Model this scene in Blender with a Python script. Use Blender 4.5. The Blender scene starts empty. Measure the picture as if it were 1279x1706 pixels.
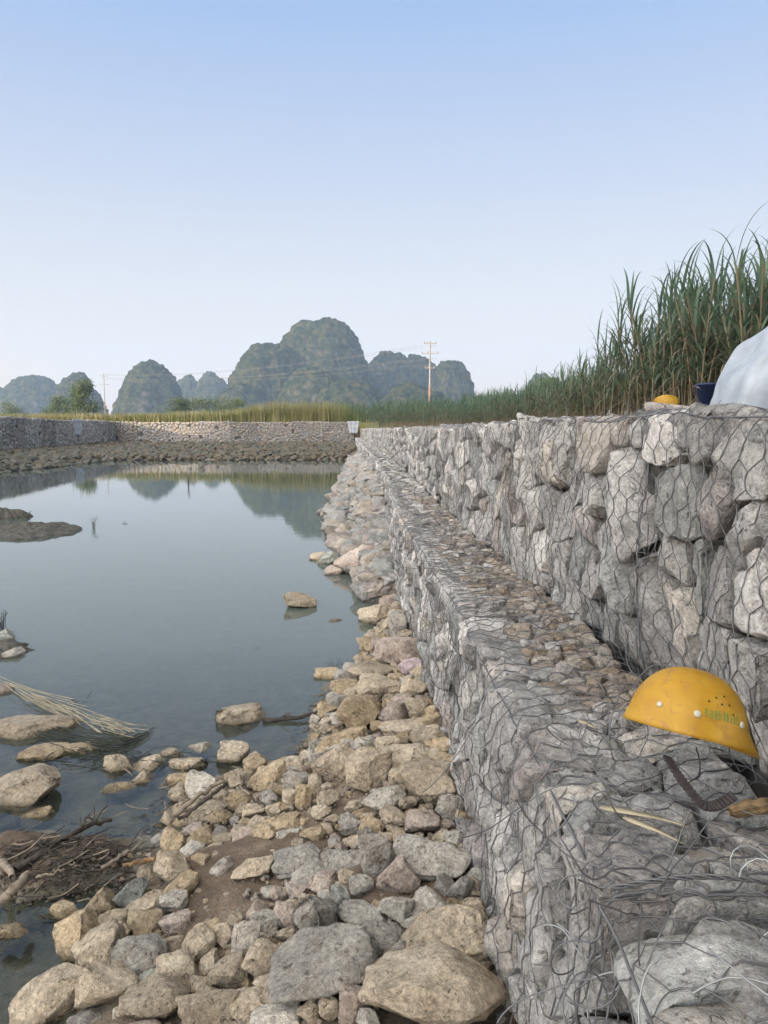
import bpy, bmesh, math, random
import numpy as np
from mathutils import Vector, Matrix, noise
from mathutils.bvhtree import BVHTree

R = math.radians
SC = bpy.context.scene
COL = SC.collection
random.seed(7)
RNG = np.random.default_rng(7)

# ------------------------------------------------------------------ camera
F = 1282.0; CX = 640.0; CY = 853.0; PITCH = math.atan(138 / F)
CAMZ = 1.75
cam_d = bpy.data.cameras.new('camera')
cam = bpy.data.objects.new('camera', cam_d); COL.objects.link(cam)
cam.location = (0, 0, CAMZ)
cam.rotation_euler = (R(90) - PITCH, 0, 0)
cam_d.sensor_fit = 'VERTICAL'; cam_d.sensor_height = 24.0
cam_d.lens = 24.0 * F / 1706.0
cam_d.clip_start = 0.05; cam_d.clip_end = 6000
SC.camera = cam

# ------------------------------------------------------------------ light
SUN_EL = R(8.5)
SUN_AZ = math.atan2(-0.75, -0.66)            # measured from +Y towards +X
sdir = Vector((math.sin(SUN_AZ) * math.cos(SUN_EL), math.cos(SUN_AZ) * math.cos(SUN_EL), math.sin(SUN_EL)))
world = bpy.data.worlds.new("World"); SC.world = world; world.use_nodes = True
wn = world.node_tree; wn.nodes.clear()
def wnode(t, **k):
    n = wn.nodes.new(t)
    for a, b in k.items(): setattr(n, a, b)
    return n
w_out = wnode('ShaderNodeOutputWorld'); w_bg = wnode('ShaderNodeBackground')
w_sky = wnode('ShaderNodeTexSky', sky_type='NISHITA', sun_disc=False, sun_elevation=SUN_EL,
              sun_rotation=SUN_AZ % (2 * math.pi), air_density=1.0, dust_density=0.6, ozone_density=2.0, altitude=100)
# the clear evening sky as it stands over the place: pale and milky at the horizon, blue overhead
w_tc = wnode('ShaderNodeTexCoord'); w_sep = wnode('ShaderNodeSeparateXYZ'); w_ramp = wnode('ShaderNodeValToRGB')
wn.links.new(w_tc.outputs['Generated'], w_sep.inputs[0]); wn.links.new(w_sep.outputs[2], w_ramp.inputs[0])
er = w_ramp.color_ramp
SKY = [(0.0, (1.24, 1.07, .92)), (.06, (1.15, 1.03, .91)), (.17, (.91, .90, .92)), (.30, (.66, .745, .92)), (.46, (.40, .58, .92)), (.62, (.50, .60, .74)), (1.0, (.62, .62, .62))]
er.elements[0].position = 0; er.elements[0].color = (*SKY[0][1], 1)
er.elements[1].position = 1; er.elements[1].color = (*SKY[-1][1], 1)
for p, c in SKY[1:-1]:
    e = er.elements.new(p); e.color = (*c, 1)
# brighter and warmer towards the low sun
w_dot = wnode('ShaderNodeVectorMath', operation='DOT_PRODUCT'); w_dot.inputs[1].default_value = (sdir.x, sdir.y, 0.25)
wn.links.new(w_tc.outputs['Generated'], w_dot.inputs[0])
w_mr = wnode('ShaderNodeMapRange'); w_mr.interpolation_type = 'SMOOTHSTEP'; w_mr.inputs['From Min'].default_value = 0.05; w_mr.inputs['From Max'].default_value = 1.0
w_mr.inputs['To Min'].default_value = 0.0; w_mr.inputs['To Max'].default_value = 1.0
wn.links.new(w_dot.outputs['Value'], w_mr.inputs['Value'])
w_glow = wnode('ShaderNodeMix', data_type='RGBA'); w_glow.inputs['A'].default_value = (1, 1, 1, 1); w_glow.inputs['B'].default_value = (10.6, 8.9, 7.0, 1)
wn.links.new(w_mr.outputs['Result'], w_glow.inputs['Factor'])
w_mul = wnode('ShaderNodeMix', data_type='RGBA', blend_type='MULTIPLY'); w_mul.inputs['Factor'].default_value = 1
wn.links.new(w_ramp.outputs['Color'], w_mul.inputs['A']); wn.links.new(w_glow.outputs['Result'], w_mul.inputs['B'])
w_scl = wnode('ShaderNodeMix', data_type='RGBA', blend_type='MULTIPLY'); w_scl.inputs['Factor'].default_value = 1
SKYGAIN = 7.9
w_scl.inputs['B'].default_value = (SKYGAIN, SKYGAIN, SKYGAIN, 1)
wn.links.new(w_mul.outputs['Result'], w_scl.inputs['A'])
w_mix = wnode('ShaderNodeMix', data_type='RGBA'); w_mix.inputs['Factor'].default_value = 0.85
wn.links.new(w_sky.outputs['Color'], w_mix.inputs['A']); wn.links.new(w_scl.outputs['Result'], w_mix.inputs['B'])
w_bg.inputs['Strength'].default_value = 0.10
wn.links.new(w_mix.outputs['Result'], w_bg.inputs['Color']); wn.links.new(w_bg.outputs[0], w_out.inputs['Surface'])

sl = bpy.data.lights.new('sun', 'SUN'); so = bpy.data.objects.new('sun', sl); COL.objects.link(so)
sl.energy = 5.0; sl.angle = R(0.5); sl.color = (1.0, .80, .56)
so.rotation_euler = sdir.to_track_quat('Z', 'Y').to_euler(); so.location = (-60, -20, 60)
SC.view_settings.view_transform = 'Standard'; SC.view_settings.look = 'None'
SC.view_settings.exposure = 0.35; SC.view_settings.gamma = 1
SC.cycles.use_denoising = True
SC.cycles.max_bounces = 6; SC.cycles.volume_bounces = 0; SC.cycles.transparent_max_bounces = 12
SC.cycles.volume_step_rate = 4

# ------------------------------------------------------------------ node helpers
def new_mat(name):
    m = bpy.data.materials.new(name); m.use_nodes = True
    nt = m.node_tree; nt.nodes.clear()
    out = nt.nodes.new('ShaderNodeOutputMaterial'); b = nt.nodes.new('ShaderNodeBsdfPrincipled')
    nt.links.new(b.outputs[0], out.inputs['Surface'])
    b.inputs['Specular IOR Level'].default_value = 0.3
    return m, nt, b, out
def pos(nt): return nt.nodes.new('ShaderNodeNewGeometry').outputs['Position']
def tnoise(nt, vec, scale, detail=4, rough=.55, dist=0.0):
    n = nt.nodes.new('ShaderNodeTexNoise'); n.inputs['Scale'].default_value = scale; n.inputs['Detail'].default_value = detail
    n.inputs['Roughness'].default_value = rough; n.inputs['Distortion'].default_value = dist
    if vec is not None: nt.links.new(vec, n.inputs['Vector'])
    return n.outputs['Fac']
def ramp(nt, fac, stops):
    r = nt.nodes.new('ShaderNodeValToRGB'); el = r.color_ramp.elements
    el[0].position = stops[0][0]; el[0].color = (*stops[0][1], 1)
    el[1].position = stops[-1][0]; el[1].color = (*stops[-1][1], 1)
    for p, c in stops[1:-1]:
        e = el.new(p); e.color = (*c, 1)
    nt.links.new(fac, r.inputs[0]); return r.outputs['Color']
def mixc(nt, fac, a, b, mode='MIX'):
    n = nt.nodes.new('ShaderNodeMix'); n.data_type = 'RGBA'; n.blend_type = mode
    for s, v in (('Factor', fac), ('A', a), ('B', b)):
        if isinstance(v, (int, float)): n.inputs[s].default_value = v
        elif isinstance(v, tuple): n.inputs[s].default_value = (*v, 1)
        else: nt.links.new(v, n.inputs[s])
    return n.outputs['Result']
def mrange(nt, v, a, b, c=0.0, d=1.0):
    n = nt.nodes.new('ShaderNodeMapRange'); nt.links.new(v, n.inputs['Value'])
    for s, x in (('From Min', a), ('From Max', b), ('To Min', c), ('To Max', d)): n.inputs[s].default_value = x
    return n.outputs['Result']
def bump(nt, b, h, dist, strength=1.0):
    n = nt.nodes.new('ShaderNodeBump'); n.inputs['Distance'].default_value = dist; n.inputs['Strength'].default_value = strength
    nt.links.new(h, n.inputs['Height']); nt.links.new(n.outputs[0], b.inputs['Normal']); return n
def add(nt, a, b, k=1.0):
    n = nt.nodes.new('ShaderNodeMath'); n.operation = 'MULTIPLY_ADD'
    nt.links.new(b, n.inputs[0]); n.inputs[1].default_value = k; nt.links.new(a, n.inputs[2]); return n.outputs[0]

def plain(name, c, rough=.6, metal=0.0, var=.12, scale=8):
    m, nt, b, o = new_mat(name)
    n = tnoise(nt, pos(nt), scale)
    lo = tuple(x * (1 - var) for x in c); hi = tuple(min(1, x * (1 + var)) for x in c)
    nt.links.new(ramp(nt, n, [(.3, lo), (.7, hi)]), b.inputs['Base Color'])
    b.inputs['Roughness'].default_value = rough; b.inputs['Metallic'].default_value = metal
    return m

def rock_mat(name, c1, c2, c3, wet=False, stain=(.20, .15, .10), stain_amt=.5):
    m, nt, b, o = new_mat(name); p = pos(nt)
    oi = nt.nodes.new('ShaderNodeObjectInfo')
    n1 = tnoise(nt, p, 5.0, 5, .6, .6)
    base = ramp(nt, n1, [(.30, c1), (.52, c2), (.74, c3)])
    base = mixc(nt, .45, base, ramp(nt, tnoise(nt, p, 13, 5, .65, 1.0), [(.32, (.28, .27, .26)), (.5, (.5, .5, .5)), (.68, (.72, .71, .69))]), 'OVERLAY')
    n2 = tnoise(nt, p, 60, 4, .7)
    base = mixc(nt, .55, base, ramp(nt, n2, [(.32, (.16, .16, .16)), (.5, (.5, .5, .5)), (.68, (.88, .86, .83))]), 'OVERLAY')
    n3 = tnoise(nt, p, 11, 6, .65, 1.2)
    st = mrange(nt, n3, .53, .66, 0, stain_amt)
    base = mixc(nt, st, base, stain)
    n5 = tnoise(nt, p, 24, 5, .6, 2.2)
    vein = ramp(nt, n5, [(.47, (0, 0, 0)), (.50, (.55, .55, .55)), (.53, (0, 0, 0))])
    sp = nt.nodes.new('ShaderNodeSeparateColor'); nt.links.new(vein, sp.inputs[0])
    base = mixc(nt, sp.outputs[0], base, tuple(min(1, x * 1.35) for x in c3))
    hv = nt.nodes.new('ShaderNodeHueSaturation'); nt.links.new(base, hv.inputs['Color'])
    nt.links.new(mrange(nt, oi.outputs['Random'], 0, 1, .78, 1.22), hv.inputs['Value'])
    base = hv.outputs['Color']
    b.inputs['Roughness'].default_value = .85
    if wet:
        s = nt.nodes.new('ShaderNodeSeparateXYZ'); nt.links.new(p, s.inputs[0])
        z = add(nt, s.outputs[2], n3, .05)
        wf = mrange(nt, z, .028, .055, 1, 0)
        base = mixc(nt, wf, base, mixc(nt, 1.0, base, (.42, .40, .34), 'MULTIPLY'))
        nt.links.new(mrange(nt, wf, 0, 1, .85, .35), b.inputs['Roughness'])
    nt.links.new(base, b.inputs['Base Color'])
    pit = mrange(nt, tnoise(nt, p, 48, 3, .6, .8), .60, .70, 0, 1)
    base = mixc(nt, pit, base, mixc(nt, 1.0, base, (.50, .48, .45), 'MULTIPLY'))
    nt.links.new(base, b.inputs['Base Color'])
    h = add(nt, tnoise(nt, p, 22, 8, .72, .5), tnoise(nt, p, 110, 4, .75), .5)
    h = add(nt, h, pit, -.35)
    bump(nt, b, h, .028, 1.0)
    return m

PAL = {
 'G': ((.265, .262, .258), (.40, .395, .38), (.55, .54, .515)),
 'B': ((.22, .245, .245), (.33, .36, .345), (.47, .50, .47)),
 'T': ((.33, .285, .22), (.47, .415, .335), (.60, .55, .465)),
 'O': ((.30, .24, .165), (.43, .355, .25), (.55, .475, .36)),
 'P': ((.31, .26, .235), (.43, .375, .345), (.55, .50, .465)),
 'W': ((.42, .41, .38), (.55, .535, .50), (.70, .68, .64)),
 'V': ((.30, .25, .30), (.42, .35, .41), (.52, .46, .50)),
}
SHORE = {k: rock_mat('shore_rock_' + k, *[tuple(x * f_ for x, f_ in zip(c, (.95, .90, .83))) for c in v], wet=True) for k, v in PAL.items()}
def grey(c, k=.55):
    m_ = sum(c) / 3; return tuple((x * (1 - k) + m_ * k) * f_ for x, f_ in zip(c, (.985, .962, .945)))
BASK = {k: rock_mat('basket_rock_' + k, *[grey(c) for c in v], stain=(.17, .15, .13), stain_amt=.35) for k, v in PAL.items()}
BKEYS = list(BASK)
LEDGE = {k: rock_mat('ledge_rock_' + k, *[tuple(x * f_ for x, f_ in zip(grey(c, .35), (.84, .79, .73))) for c in PAL[k]], stain=(.16, .125, .09), stain_amt=.7) for k in PAL}
BALL = [BASK[k] for k in BKEYS] + [LEDGE[k] for k in BKEYS]
M_WIRE = plain('galvanised_wire', (.125, .125, .13), .5, .3)
M_WIRE2 = plain('bright_wire', (.30, .31, .31), .45, .4)
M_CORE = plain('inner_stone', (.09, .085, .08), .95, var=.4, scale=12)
M_YEL = None

# ------------------------------------------------------------------ mesh helpers
def mesh_from(name, V, Fc, mats, smooth=True, midx=None):
    me = bpy.data.meshes.new(name)
    V = np.asarray(V, dtype=np.float32)
    if isinstance(Fc, np.ndarray):
        n, k = Fc.shape
        me.vertices.add(len(V)); me.vertices.foreach_set('co', V.ravel())
        me.loops.add(n * k); me.loops.foreach_set('vertex_index', Fc.astype(np.int32).ravel())
        me.polygons.add(n); me.polygons.foreach_set('loop_start', np.arange(0, n * k, k, dtype=np.int32))
        me.polygons.foreach_set('loop_total', np.full(n, k, dtype=np.int32))
        me.update(calc_edges=True); me.validate()
    else:
        me.from_pydata(V.tolist(), [], Fc)
    for m in (mats if isinstance(mats, (list, tuple)) else [mats]): me.materials.append(m)
    if midx is not None: me.polygons.foreach_set('material_index', np.asarray(midx, dtype=np.int32))
    if smooth: me.polygons.foreach_set('use_smooth', [True] * len(me.polygons))
    me.update()
    return me
def link(name, me, parent=None, loc=None, kind=None):
    o = bpy.data.objects.new(name, me); COL.objects.link(o)
    if parent is not None: o.parent = parent
    if loc is not None: o.location = loc
    if kind: o['kind'] = kind
    return o
def tag(o, label, cat, group=None, kind=None):
    o['label'] = label; o['category'] = cat
    if group: o['group'] = group
    if kind: o['kind'] = kind
    return o
def thing(name, label, cat, loc=(0, 0, 0), rot=(0, 0, 0), group=None):
    o = bpy.data.objects.new(name, None); COL.objects.link(o); o.location = loc; o.rotation_euler = rot
    o.empty_display_size = .1
    return tag(o, label, cat, group)
class Acc:
    def __init__(s): s.V = []; s.F = []; s.M = []; s.n = 0
    def add(s, V, Fc, m=0):
        V = np.asarray(V); Fc = np.asarray(Fc, dtype=np.int64)
        s.V.append(V); s.F.append(Fc + s.n); s.M.append(np.full(len(Fc), m)); s.n += len(V)
    def mesh(s, name, mats, smooth=True):
        return mesh_from(name, np.concatenate(s.V), np.concatenate(s.F), mats, smooth, np.concatenate(s.M))

def tubes(P, r, Nrm=None, sides=4):
    """P (E,K,3) polylines -> quads"""
    P = np.asarray(P, dtype=float); E, K, _ = P.shape
    T = np.empty_like(P); T[:, 1:-1] = P[:, 2:] - P[:, :-2]; T[:, 0] = P[:, 1] - P[:, 0]; T[:, -1] = P[:, -1] - P[:, -2]
    T /= np.linalg.norm(T, axis=2, keepdims=True) + 1e-9
    ref = np.array([.31, .52, .79]) if Nrm is None else Nrm
    A = np.cross(T, ref); A /= np.linalg.norm(A, axis=2, keepdims=True) + 1e-9
    B = np.cross(T, A)
    r = np.asarray(r, dtype=float)
    if r.ndim == 0: r = np.full((E, K), float(r))
    elif r.ndim == 1: r = np.repeat(r[:, None], K, 1) if len(r) == E else np.repeat(r[None], E, 0)
    ang = np.arange(sides) * 2 * math.pi / sides
    V = P[:, :, None, :] + r[:, :, None, None] * (np.cos(ang)[None, None, :, None] * A[:, :, None, :] + np.sin(ang)[None, None, :, None] * B[:, :, None, :])
    V = V.reshape(-1, 3)
    e = np.arange(E)[:, None, None]; k = np.arange(K - 1)[None, :, None]; j = np.arange(sides)[None, None, :]
    j2 = (j + 1) % sides; b = (e * K + k) * sides
    Fc = np.stack([b + j, b + j2, b + sides + j2, b + sides + j], -1).reshape(-1, 4)
    return V, Fc
def spline(pts, n):
    """catmull-rom through pts"""
    pts = [np.array(p, float) for p in pts]; pts = [2 * pts[0] - pts[1]] + pts + [2 * pts[-1] - pts[-2]]
    out = []; m = len(pts) - 3
    for i in range(n):
        t = i / (n - 1) * m; k = min(int(t), m - 1); u = t - k
        p0, p1, p2, p3 = pts[k:k + 4]
        out.append(.5 * (2 * p1 + (p2 - p0) * u + (2 * p0 - 5 * p1 + 4 * p2 - p3) * u * u + (3 * p1 - p0 - 3 * p2 + p3) * u ** 3))
    return np.array(out)

def px_dir(u, v):
    a = (u - CX) / F; b = -(v - CY) / F
    return np.array([a, math.cos(PITCH) + math.sin(PITCH) * b, -math.sin(PITCH) + math.cos(PITCH) * b])
def at_z(u, v, z):
    d = px_dir(u, v); t = (z - CAMZ) / d[2]; return d * t + np.array([0, 0, CAMZ]), t
def at_y(u, v, y):
    d = px_dir(u, v); t = y / d[1]; return d * t + np.array([0, 0, CAMZ])

# ------------------------------------------------------------------ where things run
PX = [-3, 0, 1.4, 2.4, 4.15, 7, 9, 12, 17, 23, 35, 46, 80]
PV = [.32, .34, .375, .38, .29, .16, .10, .06, -.10, -.32, -.90, -1.45, -3.0]
def x1(y): return np.interp(y, PX, PV)
def x2(y): return x1(y) + .5
SHY = [-3, 0, 2, 2.4, 2.9, 3.5, 3.72, 3.9, 4.5, 5, 6, 7.4, 8.5, 9.5, 11, 13, 15.5, 20, 26, 35, 44, 50]
SHX = [-.9, -.9, -.92, -.95, -.95, -1.0, -.78, -.42, -.42, -.33, -.15, .02, -.1, -.35, -.5, -.82, -1.1, -1.2, -1.35, -1.6, -1.9, -2]
def xs(y): return np.interp(y, SHY, SHX)
YF = 75.0
def XLf(y): return -26.0 + (YF - y) * .1034
def ground_h(x, y):
    x = np.asarray(x, float); y = np.asarray(y, float)
    d = x - xs(y)
    hmax = np.interp(y, [0, 5, 9, 14, 46], [.21, .22, .45, .80, .85])
    sl = np.interp(y, [0, 4, 6, 9, 14, 46], [.22, .22, .5, .75, .6, .55])
    dry = np.minimum(d * sl, hmax)
    depth = np.interp(y, [0, 3.4, 4.6, 6, 10], [.06, .09, .28, .5, .7])
    wet = np.maximum(d * np.interp(y, [0, 4, 5], [.22, .2, .14]), -depth)
    z = np.where(d > 0, dry, wet)
    z = np.maximum(z, .09 * np.exp(-(((x + 1.36) / .48) ** 2 + ((y - 2.92) / .24) ** 2)) * 1.6 - .06)
    z = np.maximum(z, np.minimum((-15.6 - .03 * (y - 32) - x) * .16, .12 + np.maximum(-16.5 - x, 0) * .035))          # left bank
    z = np.maximum(z, np.minimum((y - 44.0) * .12, .12 + np.maximum(y - 45, 0) * .010))          # far bank
    return z
def field_h(x, y):
    x = np.asarray(x, float); y = np.asarray(y, float)
    z = 1.70 + .16 * np.clip((x - x2(y) - .8) / 1.2, 0, 1) * (x > 0)
    z = np.where(x < x2(y), 2.38, z + np.clip((y - 60) / 15, 0, 1) * (2.38 - z))
    return z
def full_h(x, y):
    inside = (x > XLf(y) - .3) & (x < x2(np.minimum(y, 75)) + .45) & (y < YF + .3) & (y > -30)
    return np.where(inside, ground_h(x, y), field_h(x, y))
def gz(x, y): return float(full_h(np.array([x]), np.array([y]))[0])

# ------------------------------------------------------------------ ground
def axis(segs):
    out = []
    for a, b, s in segs: out += list(np.arange(a, b - 1e-6, s))
    out.append(segs[-1][1]); return np.array(out)
gx = axis([(-1500, -300, 100), (-300, -40, 26), (-40, -29, 2.2), (-29, -3.0, .3), (-3.0, 1.2, .035), (1.2, 3, .12), (3, 20, 1), (20, 300, 28), (300, 1500, 100)])
gy = axis([(-400, -40, 40), (-40, 0, 2), (0, 1.4, .1), (1.4, 5.2, .035), (5.2, 12, .09), (12, 78, .4), (78, 100, 2), (100, 500, 25), (500, 2400, 100)])
GX, GY = np.meshgrid(gx, gy)
GZ = full_h(GX, GY)
nz = np.zeros_like(GZ)
for i in range(GZ.shape[0]):
    if not (0 < gy[i] < 76): continue
    for j in range(GZ.shape[1]):
        if -27 < gx[j] < 1:
            p = Vector((gx[j], gy[i], 0))
            nz[i, j] = .045 * noise.fractal(p * 2.2, 1, 2, 4) + .016 * noise.fractal(p * 14, 1, 2, 3)
GZ = GZ + nz
ny, nx = GZ.shape
V = np.stack([GX, GY, GZ], -1).reshape(-1, 3)
ii, jj = np.meshgrid(np.arange(ny - 1), np.arange(nx - 1), indexing='ij'); a = (ii * nx + jj).ravel()
m, nt, b, o = new_mat('ground_soil'); p = pos(nt)
s = nt.nodes.new('ShaderNodeSeparateXYZ'); nt.links.new(p, s.inputs[0])
soil = ramp(nt, tnoise(nt, p, 3.2, 6, .65, .5), [(.3, (.075, .054, .038)), (.5, (.17, .128, .092)), (.7, (.33, .265, .20))])
soil = mixc(nt, .5, soil, ramp(nt, tnoise(nt, p, 70, 4, .75), [(.3, (.2, .2, .2)), (.5, (.5, .5, .5)), (.7, (.85, .8, .75))]), 'OVERLAY')
wetc = ramp(nt, tnoise(nt, p, 9, 5, .7), [(.35, (.13, .12, .09)), (.65, (.30, .275, .215))])
zz = add(nt, s.outputs[2], tnoise(nt, p, 6, 4), .08)
soil = mixc(nt, mrange(nt, zz, .05, .10, 1, 0), soil, wetc)
fld = ramp(nt, tnoise(nt, p, .12, 6, .7), [(.3, (.10, .11, .04)), (.5, (.17, .16, .06)), (.7, (.22, .19, .09))])
nt.links.new(mixc(nt, mrange(nt, s.outputs[2], 1.3, 1.4), soil, fld), b.inputs['Base Color'])
nt.links.new(mrange(nt, zz, .04, .10, .45, .95), b.inputs['Roughness'])
bump(nt, b, add(nt, tnoise(nt, p, 30, 6, .75), tnoise(nt, p, 120, 3, .7), .6), .02, .9)
link('ground', mesh_from('ground', V, np.stack([a, a + 1, a + nx + 1, a + nx], -1), m), kind='structure')

# ------------------------------------------------------------------ water
m, nt, b, o = new_mat('pond_water')
nt.nodes.remove(b)
p = pos(nt)
mp = nt.nodes.new('ShaderNodeMapping'); mp.inputs['Scale'].default_value = (.8, 3.2, 1); nt.links.new(p, mp.inputs['Vector'])
h = add(nt, tnoise(nt, mp.outputs[0], 1.6, 3, .55, .3), tnoise(nt, mp.outputs[0], 7, 2, .5), .25)
bm_ = nt.nodes.new('ShaderNodeBump'); bm_.inputs['Distance'].default_value = .0018; bm_.inputs['Strength'].default_value = .25; nt.links.new(h, bm_.inputs['Height'])
fr = nt.nodes.new('ShaderNodeFresnel'); fr.inputs['IOR'].default_value = 1.42; nt.links.new(bm_.outputs[0], fr.inputs['Normal'])
gl = nt.nodes.new('ShaderNodeBsdfGlossy'); gl.inputs['Roughness'].default_value = .015; nt.links.new(bm_.outputs[0], gl.inputs['Normal'])
gl.inputs['Color'].default_value = (.95, .98, 1, 1)
tr = nt.nodes.new('ShaderNodeBsdfTransparent'); tr.inputs['Color'].default_value = (.88, .92, .86, 1)
df = nt.nodes.new('ShaderNodeBsdfDiffuse'); df.inputs['Color'].default_value = (.09, .11, .095, 1)
mx0 = nt.nodes.new('ShaderNodeMixShader'); mx = nt.nodes.new('ShaderNodeMixShader')
WATER_TURB = nt.nodes.new('ShaderNodeSeparateXYZ'); nt.links.new(p, WATER_TURB.inputs[0])
turb = mrange(nt, add(nt, WATER_TURB.outputs[1], tnoise(nt, p, 1.1, 3), 1.4), 4.3, 7.0, .12, .85)
nt.links.new(turb, mx0.inputs[0]); nt.links.new(tr.outputs[0], mx0.inputs[1]); nt.links.new(df.outputs[0], mx0.inputs[2])
nt.links.new(fr.outputs[0], mx.inputs[0]); nt.links.new(mx0.outputs[0], mx.inputs[1]); nt.links.new(gl.outputs[0], mx.inputs[2])
nt.links.new(mx.outputs[0], o.inputs['Surface'])
wx = [-27, 0.6]; wy = [-25, 60]
link('water', mesh_from('water', [(wx[0], wy[0], 0), (wx[1], wy[0], 0), (wx[1], wy[1], 0), (wx[0], wy[1], 0)], [(0, 1, 2, 3)], m, False), kind='structure')

# ------------------------------------------------------------------ stones
def finish(pts, size, lod, seed, amp=.035, bev=.10):
    """convex lump through pts, worn edges, broken surface; returns verts, tris"""
    bm = bmesh.new()
    for q in pts: bm.verts.new(q)
    r = bmesh.ops.convex_hull(bm, input=bm.verts)
    junk = [g for g in list(r['geom_interior']) + list(r['geom_unused']) if isinstance(g, bmesh.types.BMVert) and g.is_valid]
    junk = list(dict.fromkeys(junk))
    if junk: bmesh.ops.delete(bm, geom=junk, context='VERTS')
    bmesh.ops.dissolve_limit(bm, angle_limit=R(9), verts=bm.verts, edges=bm.edges)
    if lod >= 1:
        bmesh.ops.bevel(bm, geom=list(bm.edges), offset=size * bev, segments=2 if lod > 1 else 1, profile=.6, affect='EDGES', clamp_overlap=True)
    bmesh.ops.triangulate(bm, faces=bm.faces)
    bmesh.ops.remove_doubles(bm, verts=bm.verts, dist=size * .012)
    for k in range({0: 1, 1: 2, 2: 2, 3: 3}[lod]):
        lim = size * {0: .5, 1: .22, 2: .13, 3: .07}[lod]
        es = [e for e in bm.edges if e.calc_length() > lim]
        if not es: break
        bmesh.ops.subdivide_edges(bm, edges=es, cuts=1, use_grid_fill=True)
        bmesh.ops.triangulate(bm, faces=[f for f in bm.faces if len(f.verts) > 3])
    if lod >= 1: bmesh.ops.smooth_vert(bm, verts=bm.verts, factor=.12, use_axis_x=True, use_axis_y=True, use_axis_z=True)
    bm.normal_update()
    off = Vector((seed * 1.37 % 50, seed * 2.11 % 50, seed * .73 % 50))
    for v in bm.verts:
        q = v.co / size + off
        n = noise.fractal(q * 1.6, .9, 2.0, 2) * 1.1 + noise.fractal(q * 5, .8, 2.1, 3) * .6
        if lod >= 1:
            d_, _p = noise.voronoi(q * 2.1 + off * .1)
            n += (d_[1] - d_[0]) * 1.1 - .5
        v.co += v.normal * n * size * amp
    bm.verts.index_update()
    Vv = np.array([v.co[:] for v in bm.verts]); Fv = np.array([[w.index for w in f.verts] for f in bm.faces if len(f.verts) == 3])
    bm.free()
    return Vv, Fv
def free_rock(seed, lod):
    rr = random.Random(seed)
    pts = []
    n = 70
    for i in range(n):
        z = 1 - 2 * (i + .5) / n; a = i * 2.39996 + rr.uniform(-.4, .4); r = math.sqrt(1 - z * z)
        q = Vector((r * math.cos(a), r * math.sin(a), z))
        pts.append(q * .52 / max(abs(q.x), abs(q.y), abs(q.z)) ** rr.uniform(.5, .8))
    for _ in range(rr.randint(7, 11)):
        nrm = Vector((rr.gauss(0, 1), rr.gauss(0, 1), rr.gauss(0, 1))).normalized(); dd = rr.uniform(.27, .44)
        for q in pts:
            e = q.dot(nrm) - dd
            if e > 0: q -= nrm * e
    Vv, Fv = finish(pts, 1.0, lod, seed, amp=.045, bev=rr.uniform(.014, .035))
    mn, mx_ = Vv.min(0), Vv.max(0)
    Vv = (Vv - (mn + mx_) / 2) / (mx_ - mn)
    return Vv, Fv
ROCKS = [free_rock(100 + i, 3) for i in range(26)]
ROCK_ME = [mesh_from('stone', v, f, SHORE['T']) for v, f in ROCKS]
ROCKS_LO = [free_rock(300 + i, 1) for i in range(14)]
ROCKS_MD = [free_rock(500 + i, 2) for i in range(14)]

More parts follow.
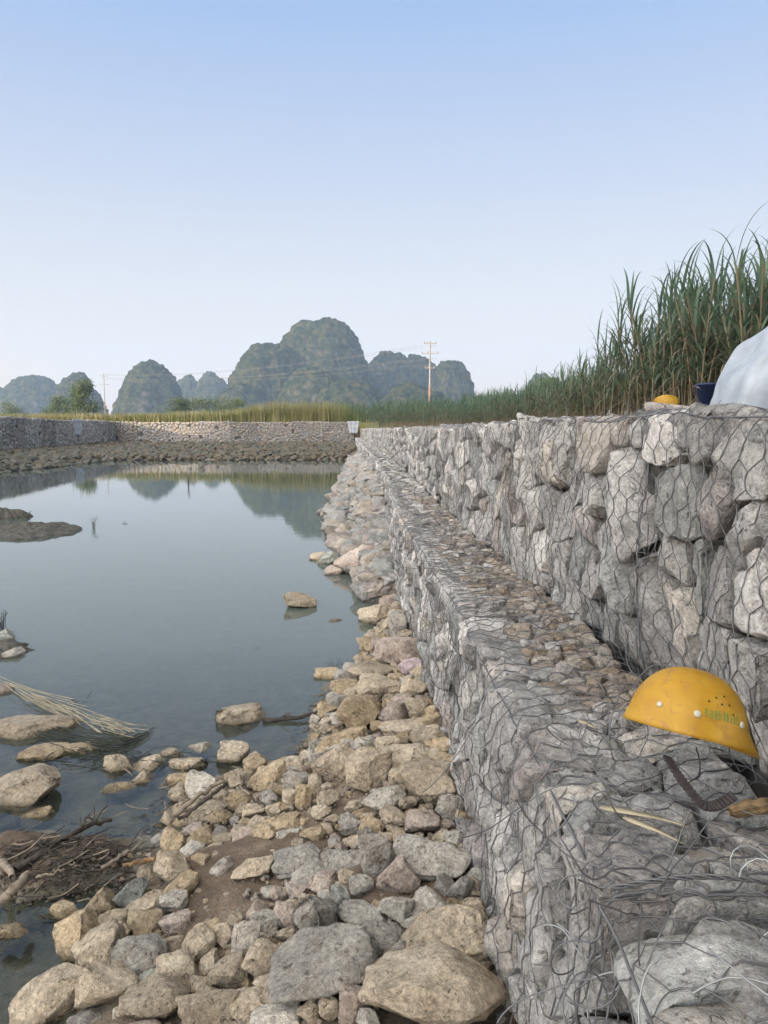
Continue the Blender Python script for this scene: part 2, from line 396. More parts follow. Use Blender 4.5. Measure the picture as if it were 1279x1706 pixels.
# -- the stones of the shore one can tell apart: picture column, row, width, height, lean, tint
L = """42,1312,105,75,-12,T 10,1338,50,32,0,B 62,1360,50,34,-15,O 14,1370,45,24,0,G 72,1257,78,34,0,O 137,1250,60,30,8,O 60,1207,128,48,3,T 4,1150,34,22,0,P
197,1277,46,42,0,T 244,1276,58,38,0,T 238,1300,34,34,0,T 200,1314,52,34,-10,O 286,1258,36,28,-15,T 312,1274,66,38,0,T 312,1302,66,36,0,O 334,1250,38,28,0,W 389,1260,50,48,5,T
400,1333,40,34,0,O 423,1352,36,28,0,T 368,1360,36,28,0,O 354,1346,48,22,-5,T 339,1398,36,36,-20,O 371,1396,36,24,0,T 357,1416,34,26,0,T 386,1418,24,22,0,P 414,1405,36,22,-10,O
440,1389,38,34,0,O 478,1368,58,28,0,O 480,1390,38,22,0,W 521,1390,42,30,5,O 484,1333,26,32,0,T 507,1330,28,40,0,O 548,1330,38,36,0,T 535,1353,32,26,0,T 590,1340,30,20,0,T 640,1329,68,46,0,W
585,1372,40,38,0,G 591,1399,38,20,0,T 656,1358,46,34,0,T 553,1273,80,60,-35,T 614,1282,74,76,18,T 677,1260,88,44,0,T 712,1305,88,76,0,T 664,1298,32,34,0,T 705,1373,56,48,0,P
748,1345,40,48,40,G 743,1375,28,24,0,P 498,1431,82,42,-8,G 575,1432,76,40,5,G 628,1433,56,90,-14,G 716,1425,130,86,0,G 422,1441,70,48,-8,T 515,1457,58,32,-15,G 538,1468,54,38,0,P
495,1481,36,28,0,P 583,1463,38,28,0,T 603,1480,40,42,0,G 663,1470,62,60,-40,P 661,1511,58,54,0,G 542,1500,28,32,0,G 568,1495,34,40,0,B 600,1520,70,46,-10,G 718,1506,58,60,0,G
745,1479,48,44,30,G 768,1484,36,50,30,G 530,1528,74,78,20,G 477,1525,38,42,0,P 464,1493,30,30,0,P 448,1487,26,22,0,W 629,1560,86,56,10,G 538,1608,176,120,-15,G 742,1552,150,104,-18,T
722,1652,226,170,0,T 437,1600,58,60,30,T 408,1577,44,72,12,W 380,1622,62,60,0,T 329,1577,60,62,-45,T 345,1602,50,44,-40,T 373,1560,32,42,0,T 406,1550,44,28,0,W 244,1537,56,52,0,O
241,1508,62,32,-8,T 289,1506,46,40,0,W 292,1539,50,40,0,P 221,1489,60,58,-35,B 250,1460,40,42,0,T 289,1446,60,62,8,T 370,1448,38,38,0,G 168,1507,46,52,0,O 189,1532,46,42,-30,T
109,1519,46,40,0,O 67,1530,46,20,0,T 18,1559,52,44,0,O 131,1570,70,92,-5,O 170,1588,82,82,-30,T 232,1595,86,80,8,G 180,1647,92,88,10,T 84,1655,120,90,-18,T 258,1670,110,94,0,T
295,1618,66,62,0,T 348,1682,100,76,0,T 243,1637,44,38,0,B 336,1642,40,38,0,T 150,1694,66,46,0,G 414,1672,66,46,0,T 452,1662,54,42,0,T 460,1698,82,42,0,W 513,1692,36,42,0,T
548,1688,32,42,0,T 592,1680,52,64,0,P 293,1570,36,36,0,T 533,928,32,17,0,T 549,932,36,25,0,B 598,937,78,54,0,P 556,952,30,20,0,P 623,963,26,24,0,T 643,973,24,18,0,T 645,985,40,18,0,T
649,1004,32,26,0,P 627,1026,58,38,-5,T 662,1045,30,50,0,G 665,1085,76,48,0,P 635,1077,32,28,0,P 685,1112,40,32,0,V 620,1117,82,38,0,T 548,1122,46,22,0,O 575,1144,44,30,0,O
634,1146,76,48,0,T 689,1147,42,40,0,T 667,1164,38,28,0,P 598,1190,68,66,0,O 656,1192,46,44,0,P 695,1180,40,38,0,T 547,1183,34,28,0,O 630,1214,24,24,0,O 673,1216,80,38,0,T
572,1228,76,40,-15,O 712,1228,56,36,0,T 584,1245,34,28,0,W 523,1255,28,16,0,G 730,1262,40,36,0,T 500,1002,52,34,0,T 557,1034,24,10,0,P 400,1188,78,44,0,T 336,776,11,11,0,G
470,1345,26,20,0,O 455,1352,24,22,0,T 612,1362,22,18,0,T 640,1398,30,24,0,T 452,1372,26,22,0,O 556,1366,24,22,0,T 432,1330,26,20,0,T 330,1360,30,26,0,T 322,1382,34,22,0,P 300,1348,26,26,0,T
790,1460,34,40,0,G 790,1530,40,60,0,T 805,1590,50,80,0,T 566,1548,30,26,0,G 690,1542,40,34,0,G 476,1560,30,24,0,T 445,1640,44,36,0,T 498,1655,36,36,0,T 590,1640,34,40,0,G 614,1700,40,40,0,G
20,1090,40,22,0,G 8,1062,30,26,0,B 60,1640,40,30,0,T 640,1240,30,26,0,T 610,1235,26,20,0,T 700,1325,24,22,0,T 760,1400,36,34,0,G 520,1410,22,14,0,T 455,1420,18,12,0,T""".split()
WORDS_C = {'G': 'grey', 'B': 'greenish grey', 'T': 'tan', 'O': 'ochre', 'P': 'pinkish', 'W': 'pale', 'V': 'mauve'}
stones = []            # (obj, u, v, w, key)
foot = []              # occupied ellipses
for i, s_ in enumerate(L):
    u, v, w, h, lean, c = s_.split(','); u, v, w, h, lean = map(float, (u, v, w, h, lean))
    P, t = at_z(u, v, .12)
    for _ in range(6):
        zg = max(gz(P[0], P[1]), -.04 if v > 1200 else -.02)
        hh = h / F * t
        P, t = at_z(u, v + h * .10, zg + hh * .22)
    wid = w / F * t; hh = h / F * t; dn = px_dir(u, v); dep = wid * random.Random(i).uniform(.75, 1.0)
    sn = min(.8, -dn[2] / np.linalg.norm(dn)); cs = math.sqrt(1 - sn * sn)
    hz = max(hh * .62, (hh - dep * sn * .75) / cs) * 1.12
    me = ROCK_ME[(i * 7) % len(ROCK_ME)]
    o = link('stone', me)
    o.rotation_euler = (0, R(lean), math.atan2(-dn[0], dn[1]))
    if i % 3 == 1: o.scale = (-wid * 1.1, dep, hz)
    else: o.scale = (wid * 1.1, dep, hz)
    o.location = (P[0], P[1], zg + hz * .40)
    o.material_slots[0].link = 'OBJECT'; o.material_slots[0].material = SHORE[c]
    stones.append([o, u, v, w, c])
    foot.append((P[0], P[1], wid * .5))
def free(x, y, r, k=.8):
    for fx, fy, fr_ in foot:
        if (x - fx) ** 2 + (y - fy) ** 2 < ((fr_ + r) * k) ** 2: return False
    return True
def project(x, y, z):
    zc = z - CAMZ; fw = y * math.cos(PITCH) - zc * math.sin(PITCH); up = y * math.sin(PITCH) + zc * math.cos(PITCH)
    return CX + F * x / fw, CY - F * up / fw
# filler stones: first individually, later as rubble
rr = random.Random(5)
cand = []
tries = 0
while len(cand) < 420 and tries < 40000:
    tries += 1
    y = 1.9 + 6.2 * rr.random() ** 1.3; x = rr.uniform(xs(y) + .0, x1(y) - .03)
    if x < -1.3 and y < 3.4: continue
    bare = math.exp(-(((x + .52) / .30) ** 2 + ((y - 2.62) / .28) ** 2)) + math.exp(-(((x + .2) / .16) ** 2 + ((y - 3.15) / .16) ** 2)) + .7 * math.exp(-(((x + .42) / .14) ** 2 + ((y - 3.05) / .12) ** 2))
    if rr.random() < bare * 1.3: continue
    r = rr.choice([.018, .025, .03, .038, .045, .055, .065]) * (1 + .06 * y)
    if free(x, y, r, .72):
        cand.append((x, y, r)); foot.append((x, y, r))
M_BIGKEY = ['T', 'T', 'T', 'O', 'T', 'P', 'G', 'W', 'O', 'O', 'T']
cand.sort(key=lambda q: -q[2] / q[1])
grav = Acc()
for k, (x, y, r) in enumerate(cand):
    z = gz(x, y); c = rr.choice(M_BIGKEY)
    if len(stones) < 285:
        o = link('stone', rr.choice(ROCK_ME)); o.rotation_euler = (rr.uniform(-.4, .4), rr.uniform(-.4, .4), rr.uniform(0, 6.28))
        o.scale = (r * 2 * rr.uniform(.9, 1.3), r * 2 * rr.uniform(.75, 1), r * 2 * rr.uniform(.6, .85)); o.location = (x, y, z + r * .4)
        o.material_slots[0].link = 'OBJECT'; o.material_slots[0].material = SHORE[c]
        uu, vv = project(x, y, z); stones.append([o, uu, vv, 2 * r / y * F, c])
    else:
        v_, f_ = rr.choice(ROCKS_LO)
        a_ = rr.uniform(0, 6.28); Rm = np.array(Matrix.Rotation(a_, 3, 'Z'))
        grav.add((v_ * np.array([r * 2.2, r * 1.9, r * 1.4])) @ Rm.T + np.array([x, y, z + r * .4]), f_, BKEYS.index(c))
# fine gravel on the soil
for k in range(5200):
    y = 1.9 + 3.6 * rr.random(); x = rr.uniform(xs(y) - .12, x1(y) - .02); r = .003 + .013 * rr.random() ** 2.2
    v_, f_ = rr.choice(ROCKS_LO)
    grav.add(v_ * np.array([r * 2.2, r * 1.9, r * 1.5]) + np.array([x, y, gz(x, y) + .004 + .02 * max(0, noise.noise(Vector((x, y, 0)) * 3))]), f_, BKEYS.index(rr.choice('TTOPG')))
tag(link('gravel', grav.mesh('gravel', [SHORE[k] for k in BKEYS])), 'loose gravel and small chips on the brown soil between shore stones', 'gravel', kind='stuff')
# heaped rubble on the banks farther off
rub = Acc()
BANKM = {k: rock_mat('bank_rock_' + k, *[tuple(x * .74 for x in grey(c, .3)) for c in v], wet=True) for k, v in PAL.items()}
def rubble(n, fx, fy, smin, smax, keys, acc=rub, lift=.25):
    for _ in range(n):
        y = fy(); x = fx(y); s_ = rr.uniform(smin, smax) * rr.uniform(.7, 1.15); v_, f_ = rr.choice(ROCKS_MD if y < 20 else ROCKS_LO)
        Rm = np.array(Matrix.Rotation(rr.uniform(0, 6.28), 3, 'Z') @ Matrix.Rotation(rr.uniform(-.6, .6), 3, 'X'))
        z = gz(x, y)
        acc.add((v_ * np.array([s_, s_ * .8, s_ * .5])) @ Rm.T + np.array([x, y, z + s_ * lift]), f_, BKEYS.index(rr.choice(keys)))
rubble(1300, lambda y: rr.uniform(xs(y) - .10, x1(y) - .02), lambda: 7.8 + 37 * rr.random() ** 1.7, .12, .42, 'TPGGBTGB')
tag(link('bank_rubble', rub.mesh('bank_rubble', [BANKM[k] for k in BKEYS])), 'bank of tumbled tan and grey rubble between pond and stepped wall', 'rubble', kind='stuff')
rub2 = Acc()
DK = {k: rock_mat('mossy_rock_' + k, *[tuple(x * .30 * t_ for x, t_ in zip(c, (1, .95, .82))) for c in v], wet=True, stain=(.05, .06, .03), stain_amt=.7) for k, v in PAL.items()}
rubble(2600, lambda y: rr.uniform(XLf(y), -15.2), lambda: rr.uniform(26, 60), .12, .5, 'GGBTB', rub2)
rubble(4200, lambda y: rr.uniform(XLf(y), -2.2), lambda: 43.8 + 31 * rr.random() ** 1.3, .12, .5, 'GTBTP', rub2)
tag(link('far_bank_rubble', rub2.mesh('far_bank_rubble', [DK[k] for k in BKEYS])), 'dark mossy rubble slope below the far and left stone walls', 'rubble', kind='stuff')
# labels for the counted shore stones
def zone(u, v):
    if v < 1110: return 'at the water farther off'
    if v > 1590: return 'along the bottom of the photo'
    if u < 175: return 'in the shallow inlet by the driftwood'
    if v < 1290: return 'along the near water edge'
    if u > 620: return 'by the basket wall foot'
    if v < 1425: return 'in the mid pebble patch'
    return 'around the bare soil patch'
groups = {}
for e in stones:
    o, u, v, w, c = e
    size = 'boulder' if w > 105 else 'large stone' if w > 70 else 'medium stone' if w > 42 else 'small stone' if w > 26 else 'pebble'
    groups.setdefault((WORDS_C[c] + ' ' + size, zone(u, v)), []).append(e)
ORD = ['', 'second', 'third', 'fourth', 'fifth', 'sixth', 'seventh', 'eighth', 'ninth', 'tenth', 'eleventh', 'twelfth', 'thirteenth', 'fourteenth', 'fifteenth', 'sixteenth', 'seventeenth', 'eighteenth', 'nineteenth', 'twentieth']
def nth(i): return ORD[i] if i < 20 else ('twenty-' + ['first', 'second', 'third', 'fourth', 'fifth', 'sixth', 'seventh', 'eighth', 'ninth'][i - 20] if i < 29 else 'thirtieth')
stones_dark = [e for e in stones if abs(e[1] - 336) < 1 and abs(e[2] - 776) < 1]
for e in stones_dark: e[0].material_slots[0].material = DK['G']
for (nm, zn), es in groups.items():
    es.sort(key=lambda e: e[1])
    for k, e in enumerate(es):
        lab = nm + ' ' + zn if len(es) == 1 else (('leftmost ' if k == 0 else nth(k) + ' from left, ') + nm + ' ' + zn)
        tag(e[0], lab, 'stone', 'stones scattered on the pond shore')

# ------------------------------------------------------------------ gabion baskets
def voronoi(seeds, w, h, reach):
    cells = []
    for i, (sx, sy) in enumerate(seeds):
        poly = [(0, 0), (w, 0), (w, h), (0, h)]
        for j, (tx, ty) in enumerate(seeds):
            if j == i or abs(tx - sx) > reach or abs(ty - sy) > reach: continue
            mx_, my_ = (sx + tx) / 2, (sy + ty) / 2; nx_, ny_ = tx - sx, ty - sy
            out = []
            for k in range(len(poly)):
                A, B = poly[k], poly[(k + 1) % len(poly)]
                da = (A[0] - mx_) * nx_ + (A[1] - my_) * ny_; db = (B[0] - mx_) * nx_ + (B[1] - my_) * ny_
                if da <= 0: out.append(A)
                if (da < 0) != (db < 0) and abs(da - db) > 1e-12:
                    t = da / (da - db); out.append((A[0] + (B[0] - A[0]) * t, A[1] + (B[1] - A[1]) * t))
            poly = out
            if len(poly) < 3: break
        if len(poly) >= 3: cells.append(poly)
    return cells
def seeds_in(rg, w, h, sx, sy):
    nx_ = max(1, round(w / sx)); ny_ = max(1, round(h / sy)); out = []
    for a_ in range(ny_):
        for b_ in range(nx_):
            out.append(((b_ + .5 + (.25 if a_ % 2 else -.25) + rg.uniform(-.40, .40)) * w / nx_, (a_ + .5 + rg.uniform(-.40, .40)) * h / ny_))
    if len(out) > 8: out = [q for q in out if rg.random() > .22]
    return [(min(max(a_, .02), w - .02), min(max(b_, .02), h - .02)) for a_, b_ in out]
def cell_stone(rg, poly, frame, lod, seed, recess=0.0, depth=.16, bulge=(.0, .035), tilt=1.0):
    """frame(s, q, d) -> local xyz. d is outward"""
    P = np.array(poly); c = P.mean(0); ext = (P.max(0) - P.min(0)); size = float(np.mean(ext))
    if min(ext) < .03: return None
    f0 = rg.uniform(.95, 1.03); tl = (rg.uniform(-.28, .28) * tilt, rg.uniform(-.28, .28) * tilt); bg = rg.uniform(*bulge) * min(1, size / .15)
    pts = []
    fs = rg.uniform(.72, .95); o_ = np.array([rg.uniform(-.12, .12), rg.uniform(-.12, .12)]) * size
    for q in P:
        q = c + (q - c) * f0 * rg.uniform(.93, 1.03)
        pts.append(frame(*(c + (q - c) * .8), -min(depth, size) - recess))
        pts.append(frame(*q, -.22 * size - recess + rg.uniform(-.01, .01)))
        q2 = c + o_ + (q - c) * fs * rg.uniform(.85, 1.15)
        pts.append(frame(*q2, bg - recess + float((q2 - c) @ np.array(tl)) - .08 * size))
    pts.append(frame(*(c + o_), bg - recess - .02 * size))
    return finish([Vector(q) for q in pts], size, lod, seed, amp=.06, bev=.026)

def make_basket(name, label, cat, group, O, D, zb, zt, top_w, near, face_size, top_size, wirer, wscale=1.0, keys='GGGGBBTWPGW', seed=1, top_small=None, gaps=(), lift=0.0, far=False):
    rg = random.Random(seed)
    ang = math.atan2(D[1] - O[1], D[0] - O[0]); Lb = math.hypot(D[0] - O[0], D[1] - O[1])
    root = thing(name, label, cat, (O[0], O[1], 0), (0, 0, ang), group)
    H = zt - zb; rc = .045
    sag = lambda s: lift - .018 * math.sin(s * math.pi / Lb) + .02 * noise.noise(Vector((s * 1.3, seed * 3.1, 0)))
    def face(s, q, d): return (s, d + .02 * math.sin(q / H * 3.1) + .025 * noise.noise(Vector((s, q, seed))) + batter * (1 - q / H), zb + q + sag(s) * q / H)
    def top(s, q, d): return (s, -q, zt + d + sag(s))
    batter = {20: .07, 21: .05}.get(seed, 0)
    items = []
    lod = {2: 2, 1: 1, 0: 0}[near]
    for poly in voronoi(seeds_in(rg, Lb, H, face_size, face_size * .82), Lb, H, face_size * 3):
        cx = sum(q[0] for q in poly) / len(poly); cz = sum(q[1] for q in poly) / len(poly)
        rec = rg.choice([0, 0, 0, 0, .01, .02, .035])
        if any((cx - g[0]) ** 2 + (cz - g[1]) ** 2 < g[2] ** 2 for g in gaps): rec = .14
        elif rg.random() < .025: continue
        items.append((cell_stone(rg, poly, face, lod, seed * 100 + len(items), rec), rg.choice(keys)))
    if top_w:
        ts = top_size
        sd = seeds_in(rg, Lb, top_w, ts, ts)
        if top_small:
            sd = [q for q in sd if not (top_small[0] < q[0] < top_small[1] and q[1] > top_small[2])]
            sd += [(q[0] + top_small[0], q[1] + top_small[2]) for q in seeds_in(rg, top_small[1] - top_small[0], top_w - top_small[2], top_small[3], top_small[3])]
        for poly in voronoi(sd, Lb, top_w, ts * 3):
            cx = sum(q[0] for q in poly) / len(poly); cy = sum(q[1] for q in poly) / len(poly)
            sm = top_small and top_small[0] < cx < top_small[1] and cy > top_small[2]
            items.append((cell_stone(rg, poly, top, lod if not sm else min(lod, 1), seed * 100 + 50 + len(items), rg.choice([0, 0, .01, .02]), .12, (.0, .02), .5), (('+' if rg.random() < (.8 if seed < 23 else .5) else '') + rg.choice('PTPOGTGW')) if sm else rg.choice(keys)))
    items = [it for it in items if it[0] is not None]
    ki = lambda k: BKEYS.index(k[-1]) + (7 if len(k) > 1 else 0)
    acc = Acc()
    for (v_, f_), k in items: acc.add(v_, f_, ki(k))
    bvh = BVHTree.FromPolygons(np.concatenate(acc.V).tolist(), np.concatenate(acc.F).tolist())
    if near:
        order = sorted(range(len(items)), key=lambda i: -np.prod(np.ptp(items[i][0][0], axis=0)))
        rest = Acc()
        for n_, i in enumerate(order):
            (v_, f_), k = items[i]
            if n_ < 97: link('stone', mesh_from('stone', v_, f_, BALL[ki(k)]), root)
            else: rest.add(v_, f_, ki(k))
        if rest.V: link('small_stones', rest.mesh('small_stones', BALL), root, kind='stuff')
    else:
        link('stone_fill', acc.mesh('stone_fill', [BANKM[k] for k in BKEYS] * 2 if far else BALL), root, kind='stuff')
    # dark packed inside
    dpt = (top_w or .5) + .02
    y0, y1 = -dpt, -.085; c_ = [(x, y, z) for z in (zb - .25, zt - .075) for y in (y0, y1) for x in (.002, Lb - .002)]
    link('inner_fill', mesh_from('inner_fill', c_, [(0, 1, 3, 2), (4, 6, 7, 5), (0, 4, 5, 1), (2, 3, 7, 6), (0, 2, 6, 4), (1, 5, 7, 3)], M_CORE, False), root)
    # hexagonal wire netting draped over face and top
    hw = .085 * wscale; aa = .048 * wscale; bb = .036 * wscale; pit = aa + bb
    Q = H + rc * math.pi / 2 + (top_w if top_w else .25) - .05
    nk = int(Lb / (hw / 2)) + 2; nr = int(Q / pit) + 1
    def prof(s, q):
        if q < H - rc: return np.array(face(s, q, 0)), np.array([0, 1., 0])
        q -= H - rc
        if q < rc * math.pi / 2:
            t = q / rc; f = face(s, H - rc, 0); return np.array([s, f[1] - rc + rc * math.cos(t), zt + sag(s) - rc + rc * math.sin(t)]), np.array([0, math.cos(t), math.sin(t)])
        q -= rc * math.pi / 2
        return np.array([s, -rc - q, zt + sag(s)]), np.array([0, 0, 1.])
    def cast(P, N):
        h_ = bvh.ray_cast(Vector(P + N * .22), Vector(-N), .30)
        return .22 - h_[3] if h_[0] is not None else None
    S = np.zeros((nr, nk, 2)); off = np.zeros((nr, nk)); NP = np.zeros((nr, nk, 3)); NN = np.zeros((nr, nk, 3))
    for r_ in range(nr):
        for k in range(nk):
            s_ = k * hw / 2; q_ = r_ * pit + (bb / 2 if (k + r_) % 2 else -bb / 2) + .02
            w1 = noise.noise(Vector((s_ * 3, q_ * 3, seed))); w2 = noise.noise(Vector((s_ * 3, q_ * 3, seed + 9)))
            s_ = min(max(s_ + w1 * .045 + rg.uniform(-.006, .006), 0), Lb); q_ = min(max(q_ + w2 * .04, 0), Q)
            P, N = prof(s_, q_); c = cast(P, N); S[r_, k] = (s_, q_); NP[r_, k] = P; NN[r_, k] = N; off[r_, k] = c if c is not None else -.03
    for _ in range(2):
        pd = np.pad(off, 1, mode='edge'); av = (pd[:-2, 1:-1] + pd[2:, 1:-1] + pd[1:-1, :-2] + pd[1:-1, 2:]) / 4
        off = np.maximum(off, av)
    NPo = NP + NN * (off[..., None] + wirer * 1.2)
    E = []; rad = []
    for r_ in range(nr):
        for k in range(nk - 1):
            E.append(((r_, k), (r_, k + 1))); rad.append(wirer * (1 if near else 1))
    for r_ in range(nr - 1):
        for k in range(nk):
            if (k + r_) % 2: E.append(((r_, k), (r_ + 1, k))); rad.append(wirer * 1.55)
    if near:
        K = 5 if near == 2 else 3; PL = np.zeros((len(E), K, 3))
        for e, (A, B) in enumerate(E):
            PA, PB = NPo[A], NPo[B]; SA, SB = S[A], S[B]
            jb = rg.uniform(-.006, .006)
            for t_ in range(K):
                t = t_ / (K - 1); lin = PA * (1 - t) + PB * t
                if 0 < t_ < K - 1:
                    P, N = prof(*(SA * (1 - t) + SB * t)); c = cast(P, N)
                    lo = off[A] * (1 - t) + off[B] * t
                    if c is not None and c > lo - .0: lin = lin + N * min(.03, (c - lo))
                    lin = lin + np.array([jb, 0, 0]) * math.sin(t * math.pi)
                PL[e, t_] = lin
    else:
        PL = np.array([[NPo[A], NPo[B]] for A, B in E])
    V_, F_ = tubes(PL, np.array(rad), sides=4 if near else 3)
    link('wire_netting', mesh_from('wire_netting', V_, F_, M_WIRE), root)
    # frame wires laced along the end and along the top edge
    if near:
        for s_end in (0.004,):
            P = []; qn = int(Q / .02)
            for i in range(qn):
                p_, n_ = prof(s_end + .004 * math.sin(i * .9), i * .02); c = cast(p_ + np.array([.02, 0, 0]), n_); P.append(p_ + n_ * (max(-.02, min(.05, c if c is not None else 0)) + .006))
            P = np.array(P); 
            for _ in range(3): P[1:-1] = (P[:-2] + P[2:]) / 2
            ac = Acc(); ac.add(*tubes([P], .0032, sides=6))
            # spiral lacing
            n2 = qn * 5; tt = np.linspace(0, qn - 1.001, n2); i0 = tt.astype(int); fr2 = (tt - i0)[:, None]; C0 = P[i0] * (1 - fr2) + P[np.minimum(i0 + 1, qn - 1)] * fr2
            phs = tt * 1.1 + np.sin(tt * .3) * 1.5; C = C0 + np.stack([np.cos(phs) * .010, np.sin(phs) * .006, np.sin(phs) * .006], -1)
            ac.add(*tubes([C], .0017, sides=4))
            link('frame_wire', ac.mesh('frame_wire', [M_WIRE]), root)
        nn = int(Lb / .03); P = []
        for i in range(nn + 1):
            s_ = i * Lb / nn; p_, n_ = prof(s_, H - rc + rc * .78); c = cast(p_, n_); P.append(p_ + n_ * (max(-.02, min(.03, c if c is not None else 0)) + .004))
        P = np.array(P)
        for _ in range(2): P[1:-1] = (P[:-2] + 2 * P[1:-1] + P[2:]) / 4
        link('edge_wire', mesh_from('edge_wire', *tubes([P], .0028, sides=5), M_WIRE), root)
    return root, prof, cast

def nthw(i): return ['first', 'second', 'third', 'fourth', 'fifth', 'sixth', 'seventh', 'eighth', 'ninth', 'tenth', 'eleventh', 'twelfth', 'thirteenth', 'fourteenth', 'fifteenth', 'sixteenth', 'seventeenth', 'eighteenth', 'nineteenth', 'twentieth', 'twenty-first', 'twenty-second', 'twenty-third', 'twenty-fourth', 'twenty-fifth', 'twenty-sixth', 'twenty-seventh', 'twenty-eighth', 'twenty-ninth', 'thirtieth', 'thirty-first', 'thirty-second', 'thirty-third'][i]
ZL = .95; ZU = 1.79
lower = []
ys = [-.75 + 2 * i for i in range(23)] + [47.25 + 4 * i for i in range(7)] + [YF]
for i in range(len(ys) - 1):
    y0, y1_ = ys[i], ys[i + 1]
    near = 2 if y0 < 3 else 1 if y0 < 11 else 0
    smallz = {1: (.9, 2.0, .20, .06), 2: (0, 2.0, .17, .055), 3: (0, 2.0, .22, .07), 4: (0, 2.0, .3, .09)}.get(i)
    lab = 'low stone basket forming the ledge, ' + nthw(i) + ' counted from the photographer' + (', under the yellow helmet' if i == 1 else '')
    lower.append(make_basket('gabion_basket', lab, 'gabion', 'lower row of gabion baskets', (float(x1(y0)), y0), (float(x1(y1_)), y1_), .02, ZL - (.02 if i == 0 else 0), .50 if y0 > 1 else .54, near,
                 .17 if near else .20 if y0 < 44 else .30, (.18 if i == 0 else .13) if near else .15 if y0 < 44 else .25, .0013 if near == 2 else .0013 if near == 1 else .0019, 1.2 if i == 0 else 1.0 if near else 1.15, seed=20 + i, top_small=smallz,
                 gaps=((1.95, .78, .17),) if i == 0 else ((.04, .78, .14),) if i == 1 else ()))
upper = []
yu = [-1.5 + 2 * i for i in range(24)] + [48.5 + 4 * i for i in range(7)] + [YF]
for i in range(len(yu) - 1):
    y0, y1_ = yu[i], yu[i + 1]
    near = 2 if y0 < 4 else 1 if y0 < 11 else 0
    lab = 'high stone basket above the ledge, ' + nthw(i) + ' counted from the photographer'
    upper.append(make_basket('gabion_basket', lab, 'gabion', 'upper row of gabion baskets', (float(x2(y0)), y0), (float(x2(y1_)), y1_), ZL - .06, ZU, .5, near,
                 .21 if near else .22 if y0 < 44 else .32, .20, .0013 if near == 2 else .0013 if near == 1 else .0019, 1.0 if near else 1.15, seed=60 + i, keys='GGGGBBWGPGWT',
                 gaps=((.62, .55, .06), (1.25, .38, .07)) if i == 1 else ((.35, .60, .06),) if i == 2 else (), lift={0: .03, 1: .03, 2: .026, 3: .02, 4: .014, 5: .008}.get(i, 0)))
ylf = [74.8 - 3 * i for i in range(17)]
for i in range(16):
    make_basket('gabion_basket', 'stone basket in the shaded left bank wall, ' + nthw(i) + ' from its far end', 'gabion', 'left bank gabion baskets', (float(XLf(ylf[i])), ylf[i]), (float(XLf(ylf[i + 1])), ylf[i + 1]), .25, 2.50 + .05 * math.sin(i), .6, 0, .27, .4, .0026, 2.0, seed=120 + i, keys='GGBGWBG')
xf = [-2.9 - 3 * i for i in range(9)]
for i in range(8):
    make_basket('gabion_basket', 'stone basket in the far cross wall, ' + nthw(i) + ' from its right end', 'gabion', 'far cross wall gabion baskets', (xf[i], YF), (xf[i + 1], YF), .2, 2.46 + .04 * math.sin(i * 2), .6, 0, .27, .4, .0026, 2.0, seed=150 + i, keys='GGTGTGP', far=True)

# loose strands at the joint beside the dark gap
def tangle(name, parent, centre, n, spread, r, mat, seed, flat=.6, length=.25):
    rg = random.Random(seed); ac = Acc()
    for _ in range(n):
        p = np.array(centre) + np.array([rg.gauss(0, spread[0]), rg.gauss(0, spread[1]), rg.gauss(0, spread[2])])
        d = np.array([rg.uniform(-1, 1), rg.uniform(-1, 1), rg.uniform(-1, 1) * flat]); d /= np.linalg.norm(d)
        axis_ = np.array([rg.uniform(-1, 1), rg.uniform(-1, 1), rg.uniform(-1, 1)]); axis_ /= np.linalg.norm(axis_); cur = rg.choice([.15, .3, .9, 1.6]) * rg.choice([-1, 1])
        pts = [p]; m_ = 14
        for k in range(m_):
            d = d + np.cross(axis_, d) * cur * .35 + np.array([rg.gauss(0, .08) for _ in range(3)]); d /= np.linalg.norm(d)
            p = p + d * length / m_; pts.append(p)
        ac.add(*tubes([np.array(pts)], r, sides=5))
    return link(name, ac.mesh(name, [mat]), parent, kind='stuff')
tangle('loose_wire', lower[1][0], (.02, -.05, .93), 26, (.05, .05, .05), .0016, M_WIRE, 1, length=.22)
tangle('loose_wire', lower[1][0], (.03, .0, .72), 16, (.03, .01, .10), .0015, M_WIRE2, 2, 2.0, .13)
tangle('loose_wire', lower[1][0], (.0, -.40, .97), 14, (.03, .07, .012), .0015, M_WIRE2, 3, .25, .22)
tangle('loose_wire', lower[1][0], (.5, -.25, .975), 26, (.25, .15, .01), .0014, M_WIRE, 4, .12, .28)
tangle('loose_wire', lower[0][0], (1.75, -.3, .965), 12, (.12, .10, .01), .0015, M_WIRE2, 5, .12, .2)
tangle('loose_wire', lower[2][0], (1.0, -.2, .975), 46, (.6, .15, .01), .0014, M_WIRE, 6, .1, .3)
tangle('loose_wire', lower[2][0], (.2, .015, .75), 14, (.2, .01, .15), .0014, M_WIRE, 8, 1.5, .25)
tangle('loose_wire', lower[3][0], (1.0, -.2, .975), 46, (.6, .15, .01), .0014, M_WIRE, 7, .1, .35)
tangle('loose_wire', upper[2][0], (.02, .03, 1.35), 12, (.02, .01, .14), .0013, M_WIRE, 9, 2, .10)
tangle('loose_wire', upper[2][0], (1.0, -.2, 1.80), 20, (.6, .12, .006), .0013, M_WIRE, 11, .03, .2)
